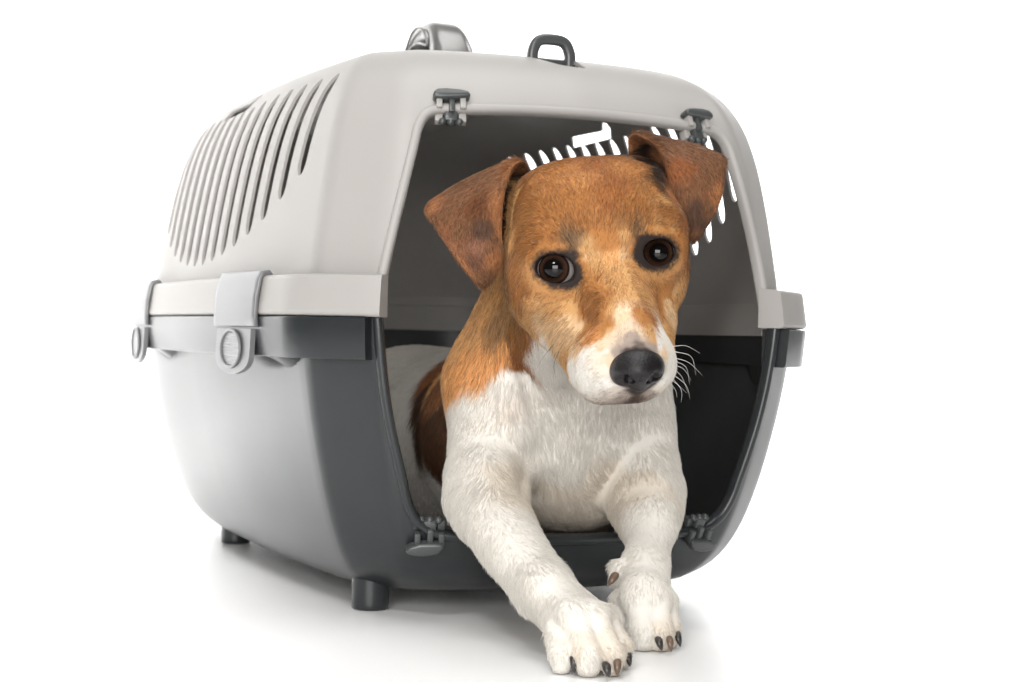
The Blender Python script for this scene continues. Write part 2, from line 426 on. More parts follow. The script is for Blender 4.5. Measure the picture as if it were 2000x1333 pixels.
# side latches
def latch(sc, sg):
    root = bpy.data.objects.new('latch', None); COL.objects.link(root); root.parent = carrier
    W2 = .0410
    a = np.linspace(sc - W2, sc + W2, 15)
    prof_u = []                       # (outward, z): band over the upper flange
    pts = [(.007, .0305), (.0125, .0295), (.0150, .024), (.0172, .012), (.0178, -.001), (.0174, -.0075)]
    pts2 = [(.0138, -.0075), (.0145, -.001), (.0140, .012), (.0118, .024), (.0095, .0268), (.004, .0272)]
    pr = [(x, -z) for x, z in pts + pts2]
    P, Nn = BT.at(a, sg, 0, ZS)
    if sg > 0: pass
    else: pr = [(x, -z_) for x, z_ in pr]
    V, F = sweep(P, pr, Nn)
    bm = bmesh.new(); me = bpy.data.meshes.new('t'); me.from_pydata(V.tolist(), [], F); bm.from_mesh(me)
    bm_obj('band', bm, M_SILVER, root, bevel=.0009, seg=2, sharp=50)
    # lower tab: rounded plate hanging below the band, with a round thumb recess
    poly = [(-.0345, -.009), (.0345, -.009), (.0345, -.027)]
    for t in np.linspace(0, math.pi, 15)[1:-1]: poly.append((.0275 * math.cos(t) * (1 + .25 * abs(math.cos(t))), -.027 - .0128 * math.sin(t) ** .8))
    poly.append((-.0345, -.027))
    bm = bmesh.new(); fr, bk = [], []
    for i, (s_, z_) in enumerate(poly):
        for off, lst in ((.0166, fr), (.0130, bk)):
            p, _ = BT.at(sc + s_, sg, off + .0012 * (z_ / -.03), ZS + z_); lst.append(bm.verts.new(p))
    cf, _ = BT.at(sc, sg, .0174, ZS - .022); cb, _ = BT.at(sc, sg, .0138, ZS - .022)
    vf, vb = bm.verts.new(cf), bm.verts.new(cb); n = len(poly)
    for i in range(n):
        j = (i + 1) % n; bm.faces.new((fr[i], fr[j], vf)); bm.faces.new((bk[j], bk[i], vb)); bm.faces.new((fr[j], fr[i], bk[i], bk[j]))
    tab = bm_obj('tab', bm, M_SILVER, root, bevel=.0008, seg=2, sharp=50)
    # ring and ribbed button
    t = np.linspace(0, 2 * math.pi, 33)[:-1]
    R = np.array([BT.at(sc + .0195 * math.cos(x), sg, .0186, ZS - .0225 + .0125 * math.sin(x))[0] for x in t]); _, nn = BT.at(sc, sg)
    V, F = sweep(R, circ(.0011, 6), np.repeat(nn[None], len(R), 0), closed=True)
    mesh('ring', V, F, M_SILVER, tab)
    V, F = [], []
    rows = 23
    for i in range(rows):
        z_ = -.0115 + .023 * i / (rows - 1); hw = .0188 * math.sqrt(max(0.02, 1 - (z_ / .0122) ** 2)); o_ = .0184 if i % 2 else .0180
        for q in np.linspace(-1, 1, 7): V.append(BT.at(sc + hw * q, sg, o_, ZS - .0225 + z_)[0])
    for i in range(rows - 1):
        for q in range(6): k = i * 7 + q; F.append((k, k + 1, k + 8, k + 7))
    mesh('button', V, F, M_SILVER, tab, smooth=False)
    # hook fin under the flange
    p, nn = BT.at(sc - .052, sg, .004, ZS - .030)
    fin = [(BT.at(sc - .045 - .030 * (1 - math.cos(x)) / 2 * 1.0, sg, .0115 * math.sin(x) - .004, ZS - .0255 - .0145 * math.sin(x))[0]) for x in np.linspace(0.05, math.pi - .05, 9)]
    bm = bmesh.new()
    top_ = [bm.verts.new(BT.at(sc - .042 - .042 * i / 8, sg, .0110, ZS - .0262)[0]) for i in range(9)]
    in_ = [bm.verts.new(BT.at(sc - .042 - .042 * i / 8, sg, -.012, ZS - .0262)[0]) for i in range(9)]
    lo_ = [bm.verts.new(BT.at(sc - .042 - .042 * i / 8, sg, -.010, ZS - .0262 - .0145 * math.sin(math.pi * (.04 + .92 * i / 8)))[0]) for i in range(9)]
    for i in range(8):
        bm.faces.new((top_[i], top_[i + 1], lo_[i + 1], lo_[i])); bm.faces.new((in_[i], in_[i + 1], top_[i + 1], top_[i])); bm.faces.new((lo_[i], lo_[i + 1], in_[i + 1], in_[i]))
    bm_obj('fin', bm, M_DARK, lo_sh)
    return root
for sg in (-1, 1):
    for sc_ in (.283, .590): latch(sc_, sg)

# feet
for x in (-.1176, .092):
    for y in (.0923, .472):
        V, F = [], []
        k = 28
        rings = [(.0110, .0006), (.0118, 0.0), (.0124, .0008), (.0126, .004), (.0128, .034)]
        for r, z in rings:
            for i in range(k): t = 2 * math.pi * i / k; V.append((x + r * math.cos(t), y + r * math.sin(t), z + .0003))
        for j in range(len(rings) - 1):
            for i in range(k): F.append((j * k + i, j * k + (i + 1) % k, (j + 1) * k + (i + 1) % k, (j + 1) * k + i))
        F.append(tuple(range(k))[::-1]); F.append(tuple((len(rings) - 1) * k + i for i in range(k)))
        mesh('foot', V, F, M_DARK, carrier, sharp=50)

# carrying handle on the roof
root = bpy.data.objects.new('handle', None); COL.objects.link(root); root.parent = carrier
path = spline([(0, .272, .375), (0, .274, .396), (0, .280, .412), (0, .294, .4250), (0, .315, .4290), (0, .336, .4250), (0, .350, .412), (0, .356, .396), (0, .358, .375)], 60)
sc_l = 1 + 0.16 * np.cos(np.linspace(0, 2 * math.pi, 60))
V, F = sweep(path, rrect(.022, .034, .0098, 6), np.stack([np.zeros(60), np.linspace(-1.4, 1.4, 60), np.ones(60)], 1), scale=sc_l)
grip = mesh('grip', V, F, M_CHROME, root, sharp=60)
ring_ = []
for t in np.linspace(0, 2 * math.pi, 41)[:-1]:
    ring_.append((-.0168, .315 + .026 * math.cos(t), .4270 + .0065 * math.sin(t) - .010 * (math.cos(t)) ** 2))
V, F = sweep(np.array(ring_), circ(.0012, 6), closed=True); mesh('end_trim', V, F, M_CHROME, grip)
bm = box_bm(.055, .16, .008, Matrix.Translation((0, .325, .3835))); bm_obj('handle_base', bm, M_LIGHT, root, bevel=.003)

# door latch ring at the front of the roof, in its recess
root = bpy.data.objects.new('door_catch', None); COL.objects.link(root); root.parent = carrier
lp = spline([(-.0140, .080, .345), (-.0140, .080, .372), (-.0137, .080, .382), (-.0095, .080, .3892), (0.0, .080, .3908), (.0095, .080, .3892), (.0137, .080, .382), (.0140, .080, .372), (.0140, .080, .345)], 48)
V, F = sweep(lp, rrect(.0070, .0076, .0026, 3), np.tile(np.array([[0, -1.0, 0]]), (48, 1))); mesh('ring', V, F, M_PEG, root, sharp=50)
bm = box_bm(.031, .014, .026, Matrix.Translation((.000, .092, .3615))); bm_obj('block', bm, M_PEG, root, bevel=.002)
bm = box_bm(.024, .006, .004, Matrix.Translation((.000, .084, .3755))); bm_obj('bar', bm, M_PEG, root, bevel=.001)

# hinge pegs at the corners of the doorway
def peg(x, z, S, flip, up):
    """lever outside, two tabs and a dark pin across the rim"""
    c = S.front(np.array([x]), np.array([z]))[0]
    p = S.surf(c[0], c[1]); n = S.normal(c[0], c[1])
    zz = np.array([0, 0, 1.0]) if up else np.array([0, 0, -1.0])
    zz = zz - n * (zz @ n); zz /= np.linalg.norm(zz); xx = np.cross(zz, n) * (1 if up else 1); xx /= np.linalg.norm(xx)
    if xx[0] < 0: xx = -xx
    xx = xx * flip
    xx, zz = xx * .9, zz * .88
    Mx = Matrix(((xx[0], n[0], zz[0], p[0]), (xx[1], n[1], zz[1], p[1]), (xx[2], n[2], zz[2], p[2]), (0, 0, 0, 1)))
    root = bpy.data.objects.new('hinge', None); COL.objects.link(root); root.parent = carrier
    ml = M_LIGHT if up else M_PEG
    T = lambda a, b, c_: Mx @ Matrix.Translation((a, b, c_))
    # lever: teardrop swept along the rim
    lev = [(-.0135, .0045), (-.0128, .0080), (-.0098, .0105), (-.003, .0112), (.0065, .0106), (.0118, .0096), (.0142, .0060), (.0125, .0048), (.004, .0040), (-.006, .0032), (-.0115, .0034)]
    if not up: lev = [(-.0175, .0088), (-.0150, .0118), (-.0095, .0132), (-.002, .0132), (.0060, .0115), (.0100, .0075), (.0105, .0035), (.0050, .0030), (-.006, .0035), (-.0135, .0056)]
    bm = prism_bm(lev, .0085, T(0, .0055, 0)); bm_obj('lever', bm, M_PEG, root, bevel=.0022, seg=3, sharp=60)
    for dx in (-.0085, .0085):
        bm = box_bm(.0042, .0060, .0095, T(dx, .0040, .0012)); bm_obj('tab', bm, ml, root, bevel=.0006)
        bm = box_bm(.0055, .0062, .0075, T(dx, -.0025, -.0072)); bm_obj('tab', bm, ml, root, bevel=.0006)
    bm = box_bm(.0095, .009, .0100, T(0, -.001, -.0068)); bm_obj('pin', bm, M_PEG, root, bevel=.0015)
    bm = box_bm(.0045, .0065, .0120, T(.0005, .0035, -.0005)); bm_obj('pin', bm, M_PEG, root, bevel=.001)
    for dx in (-.006, 0.0, .0062):
        bm = bmesh.new(); bmesh.ops.create_uvsphere(bm, u_segments=10, v_segments=7, radius=.0029)
        bmesh.ops.transform(bm, matrix=T(dx, .0002, -.0115), verts=bm.verts[:]); bm_obj('pin_tooth', bm, M_PEG, root)
    return root
peg(-.0915, .3312, UPS, 1, True); peg(.0850, .3312, UPS, -1, True)
peg(-.1010, .0572, LOS, 1, False); peg(.0905, .0558, LOS, -1, False)

# moulded roof well and rib seen from inside
bm = prism_bm([(-.085, 0), (.018, 0), (.016, -.022), (.010, -.030), (-.070, -.034), (-.083, -.028)], .16, Matrix.Translation((-.02, .30, .382)))
bm_obj('roof_well', bm, M_LIGHT, up_sh, bevel=.004, seg=3)
bm = prism_bm([(-.012, 0), (.07, 0), (.068, -.006), (.03, -.012), (-.008, -.011)], .05, Matrix.Translation((.045, .225, .384)))
bm_obj('roof_rib', bm, M_LIGHT, up_sh, bevel=.003, seg=2)
# ridge round the handle base seen over the side
bm = box_bm(.15, .33, .012, Matrix.Translation((0, .395, .382))); bm_obj('roof_ridge', bm, M_LIGHT, up_sh, bevel=.005, seg=3)
# ================================================================== dog
# solid shape: smooth blend of tapered limbs and ellipsoids, in the camera's own (unscaled, rotated) metric frame
class Solid:
    def __init__(s): s.prims = []
    def cone(s, a, ra, b, rb, k=.012): s.prims.append(('c', np.asarray(a), np.asarray(b), ra, rb, k, 0))
    def ell(s, c, r, k=.012, rot=None, op=0): s.prims.append(('e', np.asarray(c), np.asarray(r), rot, None, k, op))
    def cut(s, a, ra, b, rb, k=.003): s.prims.append(('c', np.asarray(a), np.asarray(b), ra, rb, k, 1))
    def chain(s, pts, k=.012):
        Q = spline(np.array([[*a, r] for a, r in pts]), 4 * (len(pts) - 1) + 1)
        for q, r in zip(Q, Q[1:]): s.cone(q[:3], q[3], r[:3], r[3], k * .35)
    def field(s, lo, hi, h, floor=None):
        n = np.ceil((hi - lo) / h).astype(int) + 1
        ax = [(lo[i] + h * np.arange(n[i])).astype(np.float32) for i in range(3)]
        D = np.full(tuple(n), 0.05, np.float32)
        for t, A, B, C, E_, k, op in s.prims:
            if t == 'c': bl, bh = np.minimum(A - C, B - E_), np.maximum(A + C, B + E_)
            else: m_ = max(B); bl, bh = A - m_, A + m_
            pad = k + (.020 if op == 0 else .004)
            i0 = np.clip(np.floor((bl - pad - lo) / h).astype(int), 0, n); i1 = np.clip(np.ceil((bh + pad - lo) / h).astype(int) + 1, 0, n)
            if (i1 <= i0).any(): continue
            sl = tuple(slice(i0[i], i1[i]) for i in range(3))
            X = ax[0][sl[0]][:, None, None]; Y = ax[1][sl[1]][None, :, None]; Z = ax[2][sl[2]][None, None, :]
            if t == 'c':
                ba = (B - A).astype(np.float32); L2 = float(ba @ ba) + 1e-12
                tt = np.clip(((X - A[0]) * ba[0] + (Y - A[1]) * ba[1] + (Z - A[2]) * ba[2]) / L2, 0, 1)
                d = np.sqrt((X - A[0] - tt * ba[0]) ** 2 + (Y - A[1] - tt * ba[1]) ** 2 + (Z - A[2] - tt * ba[2]) ** 2) - (C + (E_ - C) * tt)
            else:
                x, y, z = X - A[0], Y - A[1], Z - A[2]
                if C is not None: x, y, z = (C[0][0] * x + C[0][1] * y + C[0][2] * z), (C[1][0] * x + C[1][1] * y + C[1][2] * z), (C[2][0] * x + C[2][1] * y + C[2][2] * z)
                k0 = np.sqrt((x / B[0]) ** 2 + (y / B[1]) ** 2 + (z / B[2]) ** 2); k1 = np.sqrt((x / B[0] ** 2) ** 2 + (y / B[1] ** 2) ** 2 + (z / B[2] ** 2) ** 2)
                d = k0 * (k0 - 1) / np.maximum(k1, 1e-6)
            d = d.astype(np.float32); f = D[sl]
            if op == 0:
                hh = np.clip(.5 + .5 * (f - d) / k, 0, 1); D[sl] = f + (d - f) * hh - k * hh * (1 - hh)
            else:
                d = -d; hh = np.clip(.5 - .5 * (f - d) / k, 0, 1); D[sl] = f + (d - f) * hh + k * hh * (1 - hh)
        if floor is not None:                      # flatten on the floor plane
            nz, c0 = floor
            pl = -(ax[0][:, None, None] * nz[0] + ax[1][None, :, None] * nz[1] + ax[2][None, None, :] * nz[2] + c0)
            D = np.maximum(D, pl)
        return D, lo, h

def nets(D, lo, h):
    """surface nets: one vertex per crossed cell, one quad per crossed edge"""
    S = D < 0
    n = np.array(D.shape)
    c = np.zeros(n - 1, np.int8)
    for i in (0, 1):
        for j in (0, 1):
            for k in (0, 1): c += S[i:n[0] - 1 + i, j:n[1] - 1 + j, k:n[2] - 1 + k]
    act = np.argwhere((c > 0) & (c < 8)); idx = np.full(n - 1, -1, np.int32); idx[tuple(act.T)] = np.arange(len(act))
    acc = np.zeros((len(act), 3)); cnt = np.zeros(len(act))
    cor = {(i, j, k): D[act[:, 0] + i, act[:, 1] + j, act[:, 2] + k] for i in (0, 1) for j in (0, 1) for k in (0, 1)}
    for a in cor:
        for ax_ in range(3):
            if a[ax_] == 1: continue
            b = list(a); b[ax_] = 1; b = tuple(b)
            va, vb = cor[a], cor[b]; m_ = (va < 0) != (vb < 0)
            t = np.where(m_, va / np.where(m_, va - vb, 1), 0)
            p = np.tile(np.array(a, float), (len(act), 1)); p[:, ax_] += t
            acc[m_] += p[m_]; cnt[m_] += 1
    V = lo + h * (act + acc / cnt[:, None])
    Q = []
    for ax_ in range(3):
        o1, o2 = (ax_ + 1) % 3, (ax_ + 2) % 3
        sa = [slice(None)] * 3; sb = [slice(None)] * 3; sa[ax_] = slice(0, -1); sb[ax_] = slice(1, None)
        e = np.argwhere(S[tuple(sa)] != S[tuple(sb)])
        e = e[(e[:, o1] > 0) & (e[:, o2] > 0) & (e[:, o1] < n[o1] - 1) & (e[:, o2] < n[o2] - 1)]
        def cell(d1, d2):
            q = e.copy(); q[:, o1] -= d1; q[:, o2] -= d2; return idx[q[:, 0], q[:, 1], q[:, 2]]
        quad = np.stack([cell(1, 1), cell(0, 1), cell(0, 0), cell(1, 0)], 1)
        inn = S[e[:, 0], e[:, 1], e[:, 2]]
        quad[~inn] = quad[~inn][:, ::-1]
        Q.append(quad)
    Q = np.vstack(Q); Q = Q[(Q >= 0).all(1)]
    return V, Q

def rpx(px, d): return px * d / FPX
def rot_cam(ax_, ay_, az_):
    m_ = Matrix.Rotation(math.radians(az_), 3, 'Z') @ Matrix.Rotation(math.radians(ay_), 3, 'Y') @ Matrix.Rotation(math.radians(ax_), 3, 'X')
    return np.array(m_.transposed())

EYES = [dict(c=(1087, 526, 1.0375), r=.0118, open=(1085, 525, 39, 28.5, -9), gaze=(1079, 525)),
        dict(c=(1283, 496, 1.0500), r=.0118, open=(1284, 494, 35, 27.5, 10), gaze=(1287, 493))]
DG = Solid()
def C(u, v, d, r): return cpt(u, v, d), rpx(r, d)
def E(u, v, d, ru, rv, rd, k=.012, rot=None, op=0): DG.ell(cpt(u, v, d), (rpx(ru, d), rpx(rv, d), rd), k, rot, op)
def K(a, b, k=.012): DG.cone(*C(*a), *C(*b), k)

# trunk, lying back into the carrier
wc = lambda x, y, z: w2c(np.array([x, y, z]))
DG.cone(wc(.020, .150, .100), .080, wc(-.015, .30, .095), .076, .02)
DG.cone(wc(-.015, .30, .095), .076, wc(-.030, .44, .093), .074, .02)
DG.ell(wc(-.075, .42, .075), (.055, .055, .060), .02)
DG.ell(wc(.045, .43, .075), (.05, .055, .060), .02)
K((985, 850, 1.235, 165), (960, 860, 1.32, 150), .02)
# neck
K((1135, 520, 1.120, 120), (1080, 720, 1.170, 160), .02)
K((1072, 560, 1.165, 112), (1010, 745, 1.185, 136), .016)
# chest and shoulders
E(1115, 850, 1.205, 190, 185, .068, .02)
K((1150, 760, 1.170, 110), (1140, 870, 1.160, 85), .02)
K((1005, 775, 1.170, 132), (950, 925, 1.135, 80), .018)
K((1215, 770, 1.190, 92), (1245, 900, 1.170, 76), .018)
# image-left foreleg
DG.chain([C(952, 925, 1.130, 78), C(958, 980, 1.110, 72), C(988, 1048, 1.075, 60), C(1030, 1108, 1.047, 54), C(1066, 1155, 1.022, 50)], .014)
DG.cone(*C(906, 985, 1.125, 30), *C(945, 1000, 1.11, 50), .016)
# image-right foreleg
DG.chain([C(1252, 900, 1.165, 70), C(1262, 958, 1.145, 65), C(1270, 1010, 1.125, 52), C(1268, 1060, 1.107, 39), C(1259, 1115, 1.087, 40)], .012)
DG.cone(*C(1225, 985, 1.150, 42), *C(1262, 1030, 1.125, 42), .012)
DG.cone(*C(1298, 965, 1.150, 30), *C(1285, 1000, 1.14, 40), .012)
# paws
def pf(u, v, hgt): return at_height(u, v, hgt)
def depth(p): return -p[2]
TOES = []
def paw(wrist, wr, palm, palm_r, toes, pad):
    pc = pf(*palm); d = depth(pc)
    DG.cone(cpt(*wrist), rpx(wr, wrist[2]), pc, rpx(palm_r, d), .010)
    ends = [c2w(pf(*t[1][:3])) for t in toes]; mid = (np.mean(ends, 0) + c2w(pc)) / 2; mid[2] = .0135     # sole pad under the toes
    DG.cone(pc, rpx(palm_r * .85, d), w2c(mid), .0115, .008)
    for (t0, t1), (s0, s1) in zip(toes, toes[1:]):                     # skin between the toes
        DG.cone(pf(*t0[:3]), rpx(t0[3] * .9, d), pf(*s0[:3]), rpx(s0[3] * .9, d), .005)
        DG.cone(w2c(mid), .0100, (pf(*t1[:3]) + pf(*s1[:3])) / 2, .0050, .005)
    for (u0, v0, h0, r0), (u1, v1, h1, r1) in toes:
        a, b = pf(u0, v0, h0), pf(u1, v1, h1)
        DG.cone(a, rpx(r0, depth(a)), b, rpx(r1, depth(b)), .0032)
        lowb = w2c(c2w(b) * [1, 1, 0] + [0, 0, rpx(r1 * .72, depth(b))]); DG.cone(b, rpx(r1 * .95, depth(b)), lowb, rpx(r1 * .8, depth(b)), .003)
        DG.cone(cpt(*wrist), rpx(wr * .74, wrist[2]), a, rpx(r0 * 1.02, depth(a)), .006)
paw((1066, 1155, 1.022), 50, (1112, 1195, .028), 44,
    [((1086, 1205, .0265, 24), (1097, 1279, .0106, 24)), ((1122, 1203, .030, 28), (1149, 1283, .0110, 29)), ((1160, 1207, .029, 25), (1195, 1279, .0118, 25)), ((1180, 1206, .026, 21), (1215, 1264, .0120, 20))], (1128, 1228, .013, 40))
DG.cone(cpt(1056, 1160, 1.036), .0060, cpt(1070, 1210, 1.012), .0040, .008)
paw((1259, 1115, 1.087), 40, (1258, 1160, .032), 42,
    [((1216, 1172, .025, 20), (1222, 1226, .0104, 20)), ((1248, 1168, .030, 26), (1257, 1235, .0112, 29)), ((1282, 1170, .029, 23), (1291, 1237, .0108, 24)), ((1300, 1174, .026, 19), (1309, 1231, .0108, 20))], (1260, 1198, .013, 38))
DG.cone(cpt(1208, 1112, 1.083), rpx(20, 1.083), cpt(1200, 1130, 1.080), rpx(11, 1.08), .005)   # dewclaw pad
DG.cut(cpt(1052, 900, 1.118), .0030, cpt(1030, 968, 1.098), .0030, .016)
DG.cut(cpt(1190, 950, 1.122), .0016, cpt(1270, 938, 1.116), .0012, .014)
DG.cut(cpt(1075, 885, 1.120), .0018, cpt(1035, 935, 1.104), .0022, .012)
DG.cut(cpt(1025, 730, 1.128), .0020, cpt(1085, 890, 1.118), .0012, .020)
# head
K((1163, 484, 1.085, 146), (1158, 482, 1.100, 146), .02)
E(1166, 470, 1.085, 168, 134, .062, .018)
E(1165, 418, 1.062, 118, 80, .034, .02)
E(1068, 396, 1.088, 58, 56, .034, .018)                                # ear roots
E(1246, 372, 1.092, 56, 56, .034, .018)
E(1156, 376, 1.100, 88, 52, .040, .018)                                # forehead
E(1086, 560, 1.072, 98, 100, .044, .018)                               # cheeks
E(1252, 548, 1.088, 84, 96, .044, .018)
K((1070, 470, 1.052, 52), (1112, 478, 1.040, 40), .012)                # brows
K((1256, 452, 1.048, 40), (1292, 446, 1.060, 46), .012)
K((1188, 520, 1.052, 80), (1236, 690, 1.002, 62), .018)                # muzzle
K((1187, 545, 1.030, 40), (1238, 668, .985, 40), .016)                 # bridge
E(1182, 712, 1.004, 62, 62, .026, .012)                                # lips
E(1264, 712, 1.010, 48, 55, .024, .012)
K((1105, 640, 1.052, 52), (1180, 735, 1.012, 46), .016)
K((1268, 630, 1.055, 52), (1266, 715, 1.018, 42), .014)
E(1236, 752, 1.008, 44, 30, .016, .008)                                # chin
E(1244, 714, .985, 52, 44, .014, .006)                                 # nose bed
DG.cut(cpt(1012, 345, 1.068), .0050, cpt(992, 432, 1.072), .0055, .007)
DG.cut(cpt(1254, 300, 1.070), .0055, cpt(1292, 372, 1.078), .0055, .007)
for e in EYES:
    u, v, d = e['c']; DG.ell(cpt(u, v, d), (e['r'] + .0042,) * 3, .010)
for e in EYES:
    u, v, d = e['c']; ou, ov, a, b, rot = e['open']
    DG.ell(cpt(ou, ov, d - .012), (rpx(a, 1.02), rpx(b, 1.02), .019), .0025, rot_cam(0, 0, rot), 1)
for (u0, v0, d0), (u1, v1, d1) in [((1085, 524, 1.022), (1127, 548, 1.025)), ((1085, 524, 1.022), (1041, 529, 1.034)), ((1284, 494, 1.036), (1245, 515, 1.034)), ((1284, 494, 1.036), (1322, 488, 1.048))]:
    DG.cut(cpt(u0, v0, d0), rpx(19, 1.03), cpt(u1, v1, d1), rpx(3.5, 1.03), .002)
DG.cut(cpt(1249, 768, .975), .0012, cpt(1251, 782, .985), .0012, .002)

fl_n = R3.T @ np.array([0, 0, 1.0]); fl_c = CAM_P[2]
BOX_HEAD = (cpt(968, 815, 1.02) * [1, 1, 0] + [0, 0, -1.17], cpt(1375, 240, 1.02) * [1, 1, 0] + [0, 0, -.93])
BOX_PAW = (np.array([cpt(1015, 0, 1.0)[0], cpt(0, 1345, .95)[1], -1.16]), np.array([cpt(1345, 0, 1.05)[0], cpt(0, 1085, 1.08)[1], -.92]))
def part(lo, hi, h):
    return nets(*DG.field(lo - 2 * h, hi + 2 * h, h, (fl_n, fl_c - .0004)))
def tri(Q): return np.vstack([Q[:, [0, 1, 2]], Q[:, [0, 2, 3]]])
Vs, Fs, base = [], [], 0
fine = [(BOX_HEAD, .00115), (BOX_PAW, .0012)]
lo_all = np.array([w2c(np.array([x, y, z])) for x in (-.16, .15) for y in (-.3, .56) for z in (-.01, .25)])
lo_all = (np.array([-.235, -.195, -1.70]), np.array([.120, .130, -.92]))
for (bx, h) in [(lo_all, .0024)] + fine:
    V, Q = part(bx[0], bx[1], h)
    T = tri(Q); c_ = V[T].mean(1)
    if h > .002:
        keep = np.ones(len(T), bool)
        for (b2, h2) in fine: keep &= ~((c_ > b2[0] + .0006) & (c_ < b2[1] - .0006)).all(1)
    else: keep = ((c_ > bx[0] - .0010) & (c_ < bx[1] + .0010)).all(1)
    T = T[keep]; us = np.unique(T); mp = np.full(len(V), -1); mp[us] = np.arange(len(us))
    Vs.append(V[us]); Fs.append(mp[T] + base); base += len(us)
# ears: folded flaps of leather-thin skin, control rows run from the root behind, over the fold, down to the tip
def ear(rows, th, nu=30, nv=44):
    G = np.array([[cpt(*p) for p in r] for r in rows])               # rows x cols x 3
    A = np.array([spline(G[i], nu) for i in range(len(G))])           # rows x nu
    S = np.array([spline(A[:, j], nv) for j in range(nu)]).transpose(1, 0, 2)   # nv x nu x 3
    du = np.gradient(S, axis=1); dv = np.gradient(S, axis=0); N = np.cross(du, dv); N /= np.maximum(np.linalg.norm(N, axis=2, keepdims=True), 1e-9)
    eu = np.minimum(np.linspace(0, 1, nu), np.linspace(1, 0, nu)); ev = np.linspace(1, 0, nv)
    tk = th * np.sqrt(np.clip(eu[None, :] / .07, .04, 1)) * np.sqrt(np.clip(ev[:, None] / .05, .04, 1))
    a = S + N * tk[..., None]; b = S - N * tk[..., None]
    V = np.vstack([a.reshape(-1, 3), b.reshape(-1, 3)]); F = []; n = nu * nv
    for i in range(nv - 1):
        for j in range(nu - 1):
            k = i * nu + j; q = (k, k + 1, k + nu + 1, k + nu)
            F.append((q[0], q[1], q[2])); F.append((q[0], q[2], q[3])); F.append((q[2] + n, q[1] + n, q[0] + n)); F.append((q[3] + n, q[2] + n, q[0] + n))
    rim = [i for i in range(nu)] + [i * nu + nu - 1 for i in range(1, nv)] + [(nv - 1) * nu + i for i in range(nu - 2, -1, -1)] + [i * nu for i in range(nv - 2, 0, -1)]
    for p, q in zip(rim, rim[1:] + rim[:1]): F.append((q, p, p + n)); F.append((q, p + n, q + n))
    return V, np.array(F)
EAR_L = [[(1000, 470, 1.120), (1000, 430, 1.115), (1008, 390, 1.105), (1030, 350, 1.095)],
         [(925, 440, 1.110), (955, 400, 1.112), (992, 365, 1.106), (1034, 335, 1.096)],
         [(850, 402, 1.092), (905, 363, 1.098), (965, 335, 1.094), (1022, 316, 1.085)],
         [(834, 410, 1.074), (893, 384, 1.072), (950, 356, 1.070), (1000, 330, 1.070)],
         [(852, 446, 1.062), (900, 432, 1.056), (945, 412, 1.054), (983, 390, 1.060)],
         [(880, 490, 1.060), (917, 484, 1.053), (953, 470, 1.051), (979, 450, 1.056)],
         [(912, 530, 1.062), (937, 528, 1.057), (961, 518, 1.055), (979, 505, 1.058)],
         [(936, 556, 1.066), (944, 560, 1.065), (951, 556, 1.064), (958, 548, 1.063)]]
EAR_R = [[(1238, 345, 1.105), (1268, 372, 1.110), (1298, 400, 1.118), (1322, 440, 1.122)],
         [(1230, 305, 1.102), (1280, 335, 1.114), (1330, 360, 1.120), (1365, 410, 1.118)],
         [(1228, 272, 1.095), (1290, 285, 1.110), (1350, 295, 1.112), (1408, 325, 1.105)],
         [(1246, 264, 1.082), (1305, 278, 1.090), (1365, 295, 1.088), (1416, 314, 1.086)],
         [(1284, 292, 1.074), (1325, 310, 1.072), (1372, 330, 1.072), (1414, 352, 1.078)],
         [(1303, 345, 1.068), (1335, 365, 1.063), (1372, 382, 1.064), (1405, 395, 1.072)],
         [(1312, 400, 1.070), (1338, 415, 1.065), (1364, 425, 1.065), (1388, 428, 1.072)],
         [(1345, 466, 1.074), (1351, 471, 1.073), (1357, 472, 1.073), (1362, 466, 1.075)]]
ear_slices = []
for R_ in (EAR_L, EAR_R):
    V, F = ear(R_, .0021)
    # faces should look outwards on both skins: checked by the sign of the enclosed volume
    vol = np.einsum('ij,ij->i', V[F[:, 0]], np.cross(V[F[:, 1]], V[F[:, 2]])).sum()
    if vol < 0: F = F[:, ::-1]
    ear_slices.append((base, base + len(V))); Vs.append(V); Fs.append(F + base); base += len(V)
DV = np.vstack(Vs); DF = np.vstack(Fs)
DW = c2w(DV)
# vertex normals
fn = np.cross(DW[DF[:, 1]] - DW[DF[:, 0]], DW[DF[:, 2]] - DW[DF[:, 0]])
if np.einsum('ij,ij->i', DW[DF[:, 0]] - DW.mean(0), fn).sum() < 0: pass
DN = np.zeros_like(DW)
for k in range(3): np.add.at(DN, DF[:, k], fn)
DN /= np.maximum(np.linalg.norm(DN, axis=1, keepdims=True), 1e-12)
bvh = BVHTree.FromPolygons(DW.tolist(), DF.tolist())
def hit(u, v):
    d = Vector(c2w(cpt(u, v, 1.0)) - CAM_P).normalized()
    h = bvh.ray_cast(Vector(CAM_P), d)
    return None if h[0] is None else np.array(h[0])

